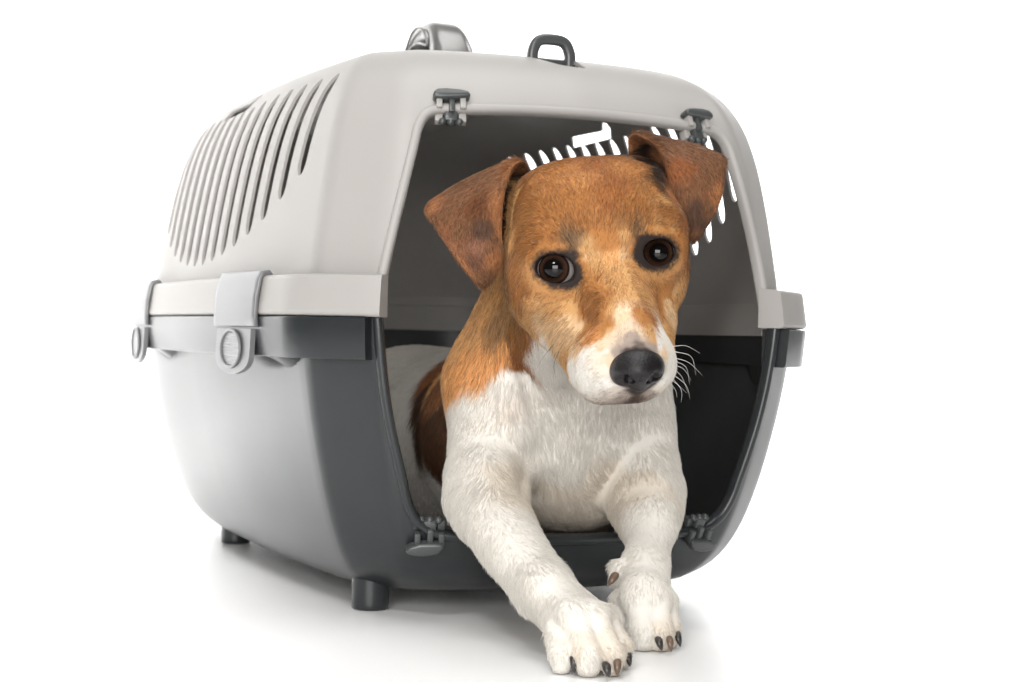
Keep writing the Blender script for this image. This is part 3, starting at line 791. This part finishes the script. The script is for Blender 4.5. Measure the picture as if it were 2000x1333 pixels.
# ---- coat: colour samples taken round the animal (sRGB), spread over the skin by distance
W_, WD, TN, TD, TL, BE = (221, 217, 210), (212, 203, 190), (163, 110, 61), (150, 95, 51), (192, 148, 97), (208, 178, 140)
KK, KG, GW, GB = (34, 29, 28), (74, 60, 50), (200, 190, 182), (146, 133, 124)
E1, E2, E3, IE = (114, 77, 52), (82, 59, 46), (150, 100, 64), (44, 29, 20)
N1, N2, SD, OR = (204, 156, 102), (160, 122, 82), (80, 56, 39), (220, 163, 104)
COAT = [(1040,350,TN),(1100,330,TN),(1160,325,TD),(1220,330,TN),(1280,375,TN),(1312,425,TN),(1060,400,TN),(1130,352,(176,122,71)),(1180,400,TD),(1240,400,TN),
 (1012,362,TL),(1006,390,TL),(1003,425,TL),(1003,460,N1),(1030,470,TN),(1030,420,(176,124,72)),(1080,450,TN),(1130,440,TN),(1180,450,TN),(1230,430,TN),(1310,462,TN),(1150,400,TN),(1100,395,TN),(1200,360,TD),
 (1114,468,(120,94,68)),(1122,482,(104,82,62)),(1128,496,(90,72,56)),(1136,486,TL),(1150,505,(196,158,112)),(1090,462,TN),(1060,475,TN),(1242,448,(110,86,64)),(1247,468,KG),(1244,490,KK),(1228,458,TL),(1224,500,BE),(1234,478,(150,115,80)),(1285,444,TL),(1310,448,TL),(1262,436,TN),(1325,470,TN),
 (1122,494,(80,62,48)),(1114,482,(92,72,54)),(1106,470,(124,94,64)),(1128,480,(150,118,84)),(1247,466,(74,58,46)),(1243,450,(96,74,56)),(1240,480,(90,70,54)),(1258,446,(160,118,76)),
 (1170,520,TL),(1190,540,(186,140,90)),(1200,500,(200,150,98)),(1185,480,TN),(1210,560,TL),(1222,530,TL),(1160,560,TN),(1240,560,TL),
 (1008,540,TN),(1010,580,TN),(1030,560,TN),(1040,605,TL),(1062,620,BE),(1080,602,TL),(1020,625,TL),(1048,650,N1),(1080,652,BE),(1100,632,BE),(1112,600,TL),(1122,652,BE),(1140,600,TN),(1150,635,TN),(1135,675,BE),(1104,690,TL),(1118,712,W_),(1092,668,BE),
 (1182,580,TN),(1200,600,TL),(1208,622,(216,188,156)),(1222,640,(206,184,160)),(1190,632,TN),(1258,632,TN),(1178,648,TN),(1170,620,TN),(1160,655,(192,134,80)),(1185,648,TL),(1200,664,(208,186,162)),(1240,610,TN),(1262,622,TN),(1272,650,TL),(1248,650,(202,178,152)),(1288,600,TN),(1300,640,TL),(1240,655,GB),(1242,668,(96,84,78)),(1224,676,GB),(1266,676,GB),(1290,668,W_),(1212,590,TL),(1218,605,(225,200,170)),(1180,668,(214,192,166)),
 (1320,580,TL),(1310,610,BE),(1306,560,TN),(1285,575,TN),(1300,660,W_),
 (1140,700,W_),(1160,690,WD),(1182,688,WD),(1204,690,GB),(1177,675,(205,172,138)),(1188,700,(208,182,156)),(1183,725,WD),(1150,740,W_),(1178,750,W_),(1196,765,(196,186,176)),(1215,775,GB),(1245,779,KG),(1270,772,GB),(1292,756,WD),(1200,735,(170,150,136)),
 (1243,700,KK),(1225,690,(60,50,48)),(1262,690,(60,50,48)),(1244,740,KK),(1215,740,KK),(1272,735,KK),(1245,765,(50,42,40)),
 (1306,700,W_),(1312,722,W_),(1300,742,W_),(1298,686,(216,190,158)),
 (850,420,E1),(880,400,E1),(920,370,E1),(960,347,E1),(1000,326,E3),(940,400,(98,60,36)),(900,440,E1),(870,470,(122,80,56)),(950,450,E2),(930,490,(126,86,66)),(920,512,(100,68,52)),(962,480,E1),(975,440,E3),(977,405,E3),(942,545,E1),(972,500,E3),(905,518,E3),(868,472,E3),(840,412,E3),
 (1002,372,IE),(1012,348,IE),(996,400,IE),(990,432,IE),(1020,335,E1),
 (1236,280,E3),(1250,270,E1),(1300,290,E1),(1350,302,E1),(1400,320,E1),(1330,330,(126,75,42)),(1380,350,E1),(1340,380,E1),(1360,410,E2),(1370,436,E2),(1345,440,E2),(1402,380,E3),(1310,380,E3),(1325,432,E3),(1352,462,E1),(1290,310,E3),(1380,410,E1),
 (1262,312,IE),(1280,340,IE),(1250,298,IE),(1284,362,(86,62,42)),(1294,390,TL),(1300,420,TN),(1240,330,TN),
 (962,580,N1),(940,620,N1),(990,565,(120,85,50)),(985,622,N2),(960,650,N2),(932,662,N1),(1002,652,(140,95,50)),(1010,690,TD),(980,690,OR),(940,692,OR),(910,702,OR),(890,742,OR),(930,742,OR),(966,718,OR),(1012,716,TD),(880,764,OR),(905,665,N1),(1000,600,N2),(1022,664,(150,100,56)),
 (1044,690,W_),(1034,735,W_),(975,745,W_),(1000,738,W_),(935,780,W_),(905,792,W_),(880,800,W_),(1080,720,W_),(1140,800,W_),(1100,900,W_),(1200,850,W_),(1280,820,W_),(1050,830,W_),(950,870,W_),(890,880,W_),(1000,930,WD),(1190,935,WD),(1160,975,WD),(1250,950,WD),(1240,880,W_),(1300,900,W_),(900,960,W_),(1000,1050,W_),(1060,1120,W_),(1270,1000,W_),(1270,1100,W_),(1120,1200,W_),(1260,1190,W_),(1125,1275,WD),(1180,1270,WD),(1100,1290,W_),(1155,1290,W_),(1205,1285,WD),(1260,1240,W_),(1295,1235,WD),(1060,660,W_),(1060,960,WD),(1090,1010,WD),
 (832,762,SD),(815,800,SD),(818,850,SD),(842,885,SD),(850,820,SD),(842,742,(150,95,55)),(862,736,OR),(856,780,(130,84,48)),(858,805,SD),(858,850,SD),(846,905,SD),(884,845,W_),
 (780,740,W_),(770,800,W_),(780,900,W_),(795,935,W_),(850,945,W_),(825,715,W_),(790,770,W_),(795,860,W_),(790,820,W_)]
for ei, e in enumerate(EYES):                                          # coat just outside the dark lids
    ou, ov, a_, b_, rot = e['open']; r_ = math.radians(-rot)
    for t in np.linspace(0, 2 * math.pi, 19)[:-1]:
        x, y = (a_ + 20) * math.cos(t), (b_ + 20) * math.sin(t); dg = math.degrees(t)
        COAT.append((ou + x * math.cos(r_) - y * math.sin(r_), ov + x * math.sin(r_) + y * math.cos(r_), (176, 128, 80) if 20 < dg < 200 else TN))
cg, cc = [], []
for u, v, c in COAT:
    p = hit(u, v)
    if p is not None: cg.append(p); cc.append(lin(c))
cg, cc = np.array(cg, np.float32), np.array(cc, np.float32)
cgd = -w2c(cg)[:, 2]
keepg = cgd < 1.7
cg, cc = cg[keepg], cc[keepg]

def vnoise(P, s, seed):
    """cheap smooth noise: a few random plane waves"""
    r = np.random.default_rng(seed); o = np.zeros(len(P))
    for i in range(7):
        k = r.normal(size=3) * s; o += np.sin(P @ k + r.uniform(0, 6.28))
    return o / 7
def spread(P, pts, vals, power=3.0, eps=.0022):
    out = np.zeros((len(P), vals.shape[1]), np.float32)
    for i in range(0, len(P), 20000):
        d = ((P[i:i + 20000, None, :] - pts[None]) ** 2).sum(2) + eps ** 2
        d /= d.min(1, keepdims=True); w_ = d ** -power; out[i:i + 20000] = (w_ @ vals) / w_.sum(1, keepdims=True)
    return out
def lids(P, col):
    """dark skin and hair round the eye openings, widest at the inner corner and below"""
    c_ = w2c(P); out = col.copy(); kk = np.array(lin((44, 37, 34)), np.float32)
    nz = vnoise(P, 700, 31) * 5 + RNG.normal(size=len(P)) * 1.6
    for ei, e in enumerate(EYES):
        ou, ov, a_, b_, rot = e['open']; d0 = e['c'][2] - .006; r_ = math.radians(-rot); o_ = cpt(ou, ov, d0)
        x = (c_[:, 0] - o_[0]) * FPX / d0; y = -(c_[:, 1] - o_[1]) * FPX / d0
        X, Y = x * math.cos(r_) + y * math.sin(r_), -x * math.sin(r_) + y * math.cos(r_)
        q = np.sqrt((X / a_) ** 2 + (Y / b_) ** 2); ds = (q - 1) * np.sqrt(X * X + Y * Y) / np.maximum(q, .05); dg = np.degrees(np.arctan2(Y, X))
        bump = lambda c0, w0: np.exp(-(((dg - c0 + 180) % 360 - 180) / w0) ** 2)
        ext = 0.5 + (15 * bump(25, 30) + 6 * bump(85, 40) + 9 * bump(-48, 20) if ei == 0 else 13 * bump(172, 36) + 12 * bump(-132, 20) + 6 * bump(95, 40))
        w_ = np.clip((ext + 15 + nz - ds) / 15, 0, 1); w_ = w_ * w_ * (3 - 2 * w_) * (c_[:, 2] > -1.09)
        out = out + (kk - out) * w_[:, None]
    return out
def warp(P, a=.0022):
    return P + a * np.stack([vnoise(P, 420, 1), vnoise(P, 420, 2), vnoise(P, 420, 3)], 1) * 1.6
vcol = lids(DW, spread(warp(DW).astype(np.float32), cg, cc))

dm = bpy.data.meshes.new('dog'); dm.from_pydata(DW.tolist(), [], DF.tolist()); dm.update()
dm.polygons.foreach_set('use_smooth', np.ones(len(dm.polygons), bool))
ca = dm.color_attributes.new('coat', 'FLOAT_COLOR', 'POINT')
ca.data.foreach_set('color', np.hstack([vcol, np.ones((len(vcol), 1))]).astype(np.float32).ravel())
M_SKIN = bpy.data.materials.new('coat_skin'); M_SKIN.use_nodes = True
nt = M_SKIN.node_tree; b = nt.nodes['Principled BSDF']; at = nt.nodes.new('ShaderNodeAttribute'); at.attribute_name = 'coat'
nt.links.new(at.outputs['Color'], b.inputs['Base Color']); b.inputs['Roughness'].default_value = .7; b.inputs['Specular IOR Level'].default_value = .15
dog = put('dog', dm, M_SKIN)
tagset(dog, 'white and tan short-haired terrier lying in the carrier doorway, paws out', 'dog')

# ---- fur
FLOW = [(1236,660,0,-1,.0026),(1205,640,-.15,-1,.0035),(1262,640,.2,-1,.0035),(1210,590,-.05,-1,.0048),(1190,540,0,-1,.005),(1165,470,0,-1,.0048),(1165,400,0,-1,.0045),(1165,330,0,-1,.0045),(1100,380,-.5,-.8,.0046),(1250,380,.5,-.8,.0046),(1060,340,-.5,-.7,.0045),
 (1020,420,-1,-.15,.008),(1030,480,-1,.0,.007),(1008,370,-1,-.2,.009),(1300,420,.8,-.4,.006),(1125,470,-.2,-1,.0065),(1240,450,.1,-1,.0065),(1148,510,-.3,-.9,.006),(1225,490,.4,-.9,.006),(1090,478,-.6,-.6,.005),(1290,445,.8,-.5,.005),
 (1060,575,-.7,.6,.004),(1100,578,-.5,.8,.0045),(1130,570,-.5,.6,.005),(1250,545,.3,.8,.0045),(1300,550,.7,.5,.0045),(1030,560,-.8,.4,.006),(1020,610,-.7,.7,.008),(1070,620,-.7,.6,.008),(1110,620,-.7,.6,.007),(1160,600,-.7,.3,.006),(1150,650,-.8,.4,.006),(1110,690,-.8,.6,.006),
 (1270,600,.6,.2,.005),(1310,600,.6,.6,.005),(1290,650,.6,.5,.004),(1180,690,-.9,.1,.003),(1140,710,-.8,.4,.004),(1165,745,-.6,.7,.004),(1200,768,-.5,.8,.004),(1240,780,-.1,1,.004),(1285,755,.5,.7,.0035),(1308,715,.8,.4,.0035),
 (960,350,-.4,.8,.0045),(900,400,-.1,1,.0045),(870,450,.3,1,.0045),(950,470,.1,1,.0045),(920,510,.3,1,.0045),(975,440,.1,1,.005),(1000,390,-.6,-.3,.007),(1330,300,.4,.8,.0045),(1380,330,.1,1,.0045),(1350,390,-.1,1,.0045),(1310,370,.1,1,.005),(1360,440,-.1,1,.0045),(1265,320,.5,-.3,.007),
 (960,590,-.3,1,.010),(940,640,-.4,.9,.011),(990,660,-.2,1,.011),(900,710,-.5,.9,.011),(960,720,-.2,1,.011),(1040,720,.0,1,.011),(1090,760,.2,1,.012),(1060,820,.3,1,.012),(1140,840,0,1,.012),(1130,900,-.1,1,.011),(1220,840,.1,1,.011),(1290,850,.2,1,.010),(930,830,-.15,1,.010),(890,880,-.2,1,.009),(1000,900,.3,.9,.010),(1020,960,.4,.8,.009),(1180,940,.6,.5,.010),(1100,1000,0,1,.010),
 (900,990,-.5,.8,.008),(955,1010,.4,.9,.006),(1000,1060,.55,.83,.0052),(1065,1140,.5,.86,.005),(940,1085,.2,1,.012),(1000,1155,.3,1,.012),(1050,1190,.1,1,.010),(1110,1200,.4,.9,.005),(1100,1270,.1,1,.0045),(1150,1270,.2,1,.0045),(1210,1260,.4,.9,.0045),
 (1260,960,.1,1,.0058),(1270,1030,.0,1,.005),(1265,1110,0,1,.0048),(1210,1110,-.3,1,.006),(1260,1190,0,1,.005),(1222,1215,.1,1,.0045),(1260,1238,0,1,.0045),(1310,1230,.1,1,.0045),(1325,960,.2,1,.007),
 (800,760,-.7,.6,.010),(820,850,-.5,.9,.010),(780,900,-.5,.9,.010),(780,715,-1,.1,.010),(850,780,-.5,.8,.010)]
fg, fv = [], []
for u, v, du, dv, L in FLOW:
    p = hit(u, v)
    if p is None: continue
    q = RT * du - UP * dv; q = q / np.linalg.norm(q); fg.append(p); fv.append([*q, L])
fg, fv = np.array(fg, np.float32), np.array(fv, np.float32)

tA, tB, tC = DW[DF[:, 0]], DW[DF[:, 1]], DW[DF[:, 2]]
area_t = .5 * np.linalg.norm(np.cross(tB - tA, tC - tA), axis=1); cen = (tA + tB + tC) / 3; cenc = w2c(cen)
dens = np.full(len(DF), 1.8e6)                                        # hairs per square metre
headm = (cenc[:, 1] > cpt(0, 800, 1.05)[1]) & (cenc[:, 2] > -1.115); dens[headm] = 4.6e6
eart = DF[:, 0] >= ear_slices[0][0]; dens[eart] = 3.6e6
dens[cenc[:, 2] < -1.24] = 0.6e6; dens[cenc[:, 2] < -1.42] = 0.2e6
lam = area_t * dens; nh = RNG.poisson(lam); ti = np.repeat(np.arange(len(DF)), nh)
r1, r2 = RNG.random(len(ti)), RNG.random(len(ti)); s1 = np.sqrt(r1); wa, wb, wc_ = 1 - s1, s1 * (1 - r2), s1 * r2
root_p = tA[ti] * wa[:, None] + tB[ti] * wb[:, None] + tC[ti] * wc_[:, None]
root_n = DN[DF[ti, 0]] * wa[:, None] + DN[DF[ti, 1]] * wb[:, None] + DN[DF[ti, 2]] * wc_[:, None]; root_n /= np.linalg.norm(root_n, axis=1, keepdims=True)
rc = w2c(root_p); uu = 1000 + FPX * rc[:, 0] / -rc[:, 2]; vv = 666.5 - FPX * rc[:, 1] / -rc[:, 2]
ok = np.ones(len(ti), bool); eyeq = np.full(len(ti), 9.0)
for e in EYES:
    ou, ov, a_, b_, rot = e['open']; t = math.radians(-rot); x, y = uu - ou, vv - ov
    X, Y = x * math.cos(t) + y * math.sin(t), -x * math.sin(t) + y * math.cos(t)
    q_ = np.sqrt((X / (a_ + 5)) ** 2 + (Y / (b_ + 5)) ** 2); near_ = rc[:, 2] > -1.075
    ok &= ~((q_ < 1) & near_); eyeq = np.minimum(eyeq, np.where(near_, q_, 9))
NOSE_C = cpt(1244, 722, .972)
dn = (rc - NOSE_C) / [rpx(55, .972), rpx(46, .972), .03]; ok &= (dn ** 2).sum(1) > 1
ok &= root_p[:, 2] > .0012
eyeq = eyeq[ok]; root_p, root_n, rc, uu, vv, ti = root_p[ok], root_n[ok], rc[ok], uu[ok], vv[ok], ti[ok]
H = len(root_p)
fl = spread(root_p.astype(np.float32), fg, fv, 2.0, .006)
def cell_rand(P, size, seed, n=1):
    q = np.floor(P / size).astype(np.int64); k = (q[:, 0] * 73856093) ^ (q[:, 1] * 19349663) ^ (q[:, 2] * 83492791) ^ seed
    tab = np.random.default_rng(seed).normal(size=(65536, n)); return tab[(k * 2654435761 >> 7) & 65535]
T = fl[:, :3].astype(float) + .08 * RNG.normal(size=(H, 3)) + .08 * cell_rand(root_p, .0011, 5, 3) + .09 * np.stack([vnoise(root_p, 260, 11), vnoise(root_p, 260, 12), vnoise(root_p, 260, 13)], 1)
T -= root_n * (T * root_n).sum(1, keepdims=True); T /= np.maximum(np.linalg.norm(T, axis=1, keepdims=True), 1e-6)
guard = RNG.random(H) < .15
Ln = fl[:, 3] * np.where(fl[:, 3] > .0085, .72, .92) * RNG.uniform(.65, 1.2, H) * np.where(guard, 1.15, 1) * np.clip(.4 + (eyeq - 1) * 1.0, .4, 1)
lift = RNG.uniform(.12, .32, H)
K_ = 5
ts = np.linspace(0, 1, K_)
side_ = np.cross(root_n, T); bend = RNG.normal(size=H) * .12
pts = np.empty((H, K_, 3), np.float32)
for i, t in enumerate(ts):
    pts[:, i] = root_p - root_n * .0004 + Ln[:, None] * (T * (t * .95) + root_n * (lift * (t - .55 * t * t))[:, None] + side_ * (bend * t * t)[:, None])
pts[..., 2] = np.maximum(pts[..., 2], .0008)
rad0 = np.where(headm[ti], .000068, .000095) * RNG.uniform(.8, 1.25, H)
rad0[eart[ti]] = .000068
rad0 = rad0 * np.where(guard, 1.5, 1)
rads = (rad0[:, None] * np.array([1.0, .95, .8, .55, .18])[None]).astype(np.float32)
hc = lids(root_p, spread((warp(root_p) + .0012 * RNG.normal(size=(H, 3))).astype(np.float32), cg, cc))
lum = hc.mean(1, keepdims=True)
clump = vnoise(root_p, 300, 21)[:, None] * np.where(lum > .5, .04, .10) + np.where(lum > .5, .035, .15) * cell_rand(root_p, .0010, 9)
hc = hc * (1 + clump + RNG.normal(size=(H, 1)) * np.where(lum > .5, .07, .22))
mixr = RNG.random((H, 1))                                              # stray pale and dark hairs in the tan coat
tanm = (lum < .45) & (lum > .09)
hc = np.where(tanm & (mixr > .90), hc * .45 + .30 * np.array([.85, .62, .38]), hc)
hc = np.where(tanm & (mixr < .06), hc * .45, hc)
hc = np.clip(hc, .004, .95)

def strands(name, P, Rd, cols, m, parent):
    cv = bpy.data.hair_curves.new(name); cv.add_curves([P.shape[1]] * P.shape[0])
    cv.attributes['position'].data.foreach_set('vector', np.ascontiguousarray(P, np.float32).ravel()) if 'position' in cv.attributes else cv.position_data.foreach_set('vector', P.ravel())
    ra = cv.attributes.get('radius') or cv.attributes.new('radius', 'FLOAT', 'POINT')
    ra.data.foreach_set('value', Rd.ravel())
    ca = cv.attributes.new('coat', 'FLOAT_COLOR', 'CURVE')
    ca.data.foreach_set('color', np.hstack([cols, np.ones((len(cols), 1))]).astype(np.float32).ravel())
    cv.materials.append(m); o = bpy.data.objects.new(name, cv); COL.objects.link(o); o.parent = parent
    return o
M_FUR = bpy.data.materials.new('fur'); M_FUR.use_nodes = True
nt = M_FUR.node_tree; b = nt.nodes['Principled BSDF']; at = nt.nodes.new('ShaderNodeAttribute'); at.attribute_name = 'coat'
nt.links.new(at.outputs['Color'], b.inputs['Base Color']); b.inputs['Roughness'].default_value = .40; b.inputs['Specular IOR Level'].default_value = .35
tr = nt.nodes.new('ShaderNodeBsdfTranslucent'); nt.links.new(at.outputs['Color'], tr.inputs[0]); ms = nt.nodes.new('ShaderNodeMixShader'); ms.inputs[0].default_value = .30
nt.links.new(b.outputs[0], ms.inputs[1]); nt.links.new(tr.outputs[0], ms.inputs[2]); nt.links.new(ms.outputs[0], nt.nodes['Material Output'].inputs[0])
fur = strands('fur', pts, rads, hc, M_FUR, dog); fur['kind'] = 'stuff'
print('HAIRS', H)

# ---- eyes
M_EYE = bpy.data.materials.new('eye'); M_EYE.use_nodes = True
nt = M_EYE.node_tree; b = nt.nodes['Principled BSDF']; tc = nt.nodes.new('ShaderNodeTexCoord')
sx = nt.nodes.new('ShaderNodeSeparateXYZ'); nt.links.new(tc.outputs['Object'], sx.inputs[0])
dv_ = nt.nodes.new('ShaderNodeMath'); dv_.operation = 'DIVIDE'; dv_.inputs[1].default_value = .0118; nt.links.new(sx.outputs['Z'], dv_.inputs[0])
ac = nt.nodes.new('ShaderNodeMath'); ac.operation = 'ARCCOSINE'; nt.links.new(dv_.outputs[0], ac.inputs[0])
cr = nt.nodes.new('ShaderNodeValToRGB'); el = cr.color_ramp.elements
mr = nt.nodes.new('ShaderNodeMapRange'); mr.inputs[2].default_value = 1.5; nt.links.new(ac.outputs[0], mr.inputs[0]); nt.links.new(mr.outputs[0], cr.inputs[0])
el[0].position = 0; el[0].color = (.004, .003, .003, 1); el[1].position = 1; el[1].color = (.50, .46, .44, 1)
for ps, c_ in ((.27, (.004, .003, .003)), (.35, (.024, .012, .008)), (.48, (.062, .030, .018)), (.54, (.024, .012, .009)), (.585, (.010, .008, .008)), (.635, (.36, .32, .31))):
    q = el.new(ps); q.color = (*c_, 1)
wv = nt.nodes.new('ShaderNodeTexNoise'); wv.inputs['Scale'].default_value = 900
nt.links.new(tc.outputs['Object'], wv.inputs['Vector'])
mx = nt.nodes.new('ShaderNodeMix'); mx.data_type = 'RGBA'; mx.blend_type = 'MULTIPLY'; mx.inputs[0].default_value = .35
nt.links.new(cr.outputs[0], mx.inputs[6]); nt.links.new(wv.outputs['Color'], mx.inputs[7]); nt.links.new(mx.outputs[2], b.inputs['Base Color'])
b.inputs['Roughness'].default_value = .25; b.inputs['Specular IOR Level'].default_value = 0.0; b.inputs['Coat Weight'].default_value = .75; b.inputs['Coat Roughness'].default_value = .015; b.inputs['Coat IOR'].default_value = 1.45
for e in EYES:
    bm = bmesh.new(); bmesh.ops.create_uvsphere(bm, u_segments=48, v_segments=32, radius=e['r'])
    for v in bm.verts:                                                 # cornea bulge along +Z
        a = math.acos(max(-1, min(1, v.co.z / e['r'])))
        if a < .75: v.co *= 1 + .055 * (0.5 + 0.5 * math.cos(a / .75 * math.pi))
    o = bm_obj('eye', bm, M_EYE, dog, sharp=180)
    c0 = c2w(cpt(*e['c'])); gu, gv = e['gaze']; fr_ = c2w(cpt(gu, gv, e['c'][2] - e['r']))
    o.matrix_world = Matrix.Translation(c0) @ Vector(fr_ - c0).to_track_quat('Z', 'Y').to_matrix().to_4x4()
    o['label'] = 'dark brown eye'

# ---- nose leather
NS = Solid()
def NE(u, v, d, ru, rv, rd, k=.004, op=0, rot=None): NS.ell(cpt(u, v, d), (rpx(ru, d), rpx(rv, d), rd), k, rot, op)
NE(1243, 708, .984, 49, 34, .0160, .005)
NE(1243, 724, .977, 44, 30, .0140, .006)
NE(1214, 728, .979, 21, 24, .0100, .005); NE(1277, 722, .983, 18, 23, .0100, .005)
NS.cone(cpt(1246, 722, .972), rpx(17, .972), cpt(1248, 752, .980), rpx(14, .98), .005)
NE(1243, 690, .990, 40, 20, .012, .006)
NS.cut(cpt(1199, 748, .972), rpx(5, .97), cpt(1218, 744, .9660), rpx(10.5, .97), .0018)
NS.cut(cpt(1218, 744, .9650), rpx(11, .97), cpt(1231, 742, .9700), rpx(11, .97), .0015)
NS.cut(cpt(1292, 736, .980), rpx(5, .97), cpt(1277, 738, .9710), rpx(10, .97), .0018)
NS.cut(cpt(1277, 738, .9700), rpx(10.5, .97), cpt(1268, 740, .9720), rpx(10, .97), .0015)
NS.cut(cpt(1248, 742, .9655), rpx(1.6, .97), cpt(1250, 775, .970), rpx(1.6, .97), .0012)
lo_ = cpt(1180, 790, .98); hi_ = cpt(1312, 655, .98); lo_[2] = -1.01; hi_[2] = -.945
V, Q = nets(*NS.field(lo_, hi_, .00055))
M_NOSE = mat('nose_leather', (.009, .0075, .008), .42, .35, bump=.7, scale=900, vary=.25, vscale=150)
nose = mesh('nose', c2w(V), Q, M_NOSE, dog)

# ---- claws
M_CLAW = mat('dark_claw', (.035, .030, .028), .35, .5, bump=.15, scale=500, vary=.4, vscale=220)
M_CLAWB = mat('horn_claw', (.13, .085, .06), .35, .5, bump=.15, scale=500, vary=.4, vscale=220)
CLAWS = [(1121,1277,1121,1316,8.0,0,.003),(1183,1297,1190,1324,8.0,0,.003),(1206,1290,1206,1321,7.2,1,.003),(1226,1274,1231,1303,6.8,0,.003),
         (1226,1226,1234,1258,8.0,0,.003),(1285,1246,1293,1272,7.5,0,.003),(1308,1246,1311,1274,7.0,1,.003),(1323,1235,1329,1265,6.8,0,.003)]
def claw(a, m1, b_, r, m):
    P = spline([a, m1, b_], 10); sc_ = np.array([.85, 1, 1, .98, .92, .84, .74, .60, .40, .12])
    V, F = sweep(P, circ(r, 10, r * .8), scale=sc_); mesh('claw', V, F, m, dog)
for u0, v0, u1, v1, r, kind, fwd in CLAWS:
    t_ = at_height(u1, v1 - 1, .0022); d1 = -t_[2]
    a = cpt(u0, v0, d1 + .0040); m1 = cpt(u0 * .55 + u1 * .45, v0 * .55 + v1 * .45, d1 - .0012)
    claw(c2w(a), c2w(m1), c2w(cpt(u1, v1 - 1, d1)), rpx(r * 1.12, 1.0), M_CLAWB if kind else M_CLAW)
claw(c2w(cpt(1203, 1122, 1.074)), c2w(cpt(1196, 1132, 1.070)), c2w(cpt(1188, 1143, 1.069)), rpx(8.5, 1.07), M_CLAWB)

# ---- whiskers
M_WH = mat('white_whisker', (.75, .73, .70), .4, .5); M_WD = mat('dark_whisker', (.05, .04, .035), .4, .5)
WH = [((1314,677),(1340,676),(1367,690)),((1316,687),(1350,697),(1359,733)),((1316,699),(1346,709),(1372,734)),((1317,705),(1340,718),(1347,752)),((1317,713),(1336,722),(1350,744)),((1317,722),(1332,737),(1344,768)),((1316,733),(1340,753),(1348,780)),
      ((1314,740),(1331,763),(1330,787)),((1311,750),(1320,764),(1322,777)),((1303,757),(1309,770),(1310,790)),((1310,742),(1324,752),(1341,768))]
for i, w3 in enumerate(WH):
    P = spline([c2w(cpt(u, v, 1.004 + .008 * k)) for k, (u, v) in enumerate(w3)], 9)
    V, F = sweep(P, circ(.00017, 4), scale=np.linspace(1, .25, 9)); mesh('whisker', V, F, M_WH, dog)
for w3 in [((1082,672),(1062,697),(1048,722)),((1093,684),(1082,712),(1086,740)),((1228,450),(1236,430),(1252,412)),((1238,452),(1240,436),(1248,424)),((1118,482),(1104,462),(1088,450))]:
    p0 = w2c(hit(*w3[0])); d0 = -p0[2]
    P = spline([c2w(cpt(u, v, d0 - .006 * k)) for k, (u, v) in enumerate(w3)], 9)
    V, F = sweep(P, circ(.00015, 4), scale=np.linspace(1, .2, 9)); mesh('whisker', V, F, M_WD, dog)
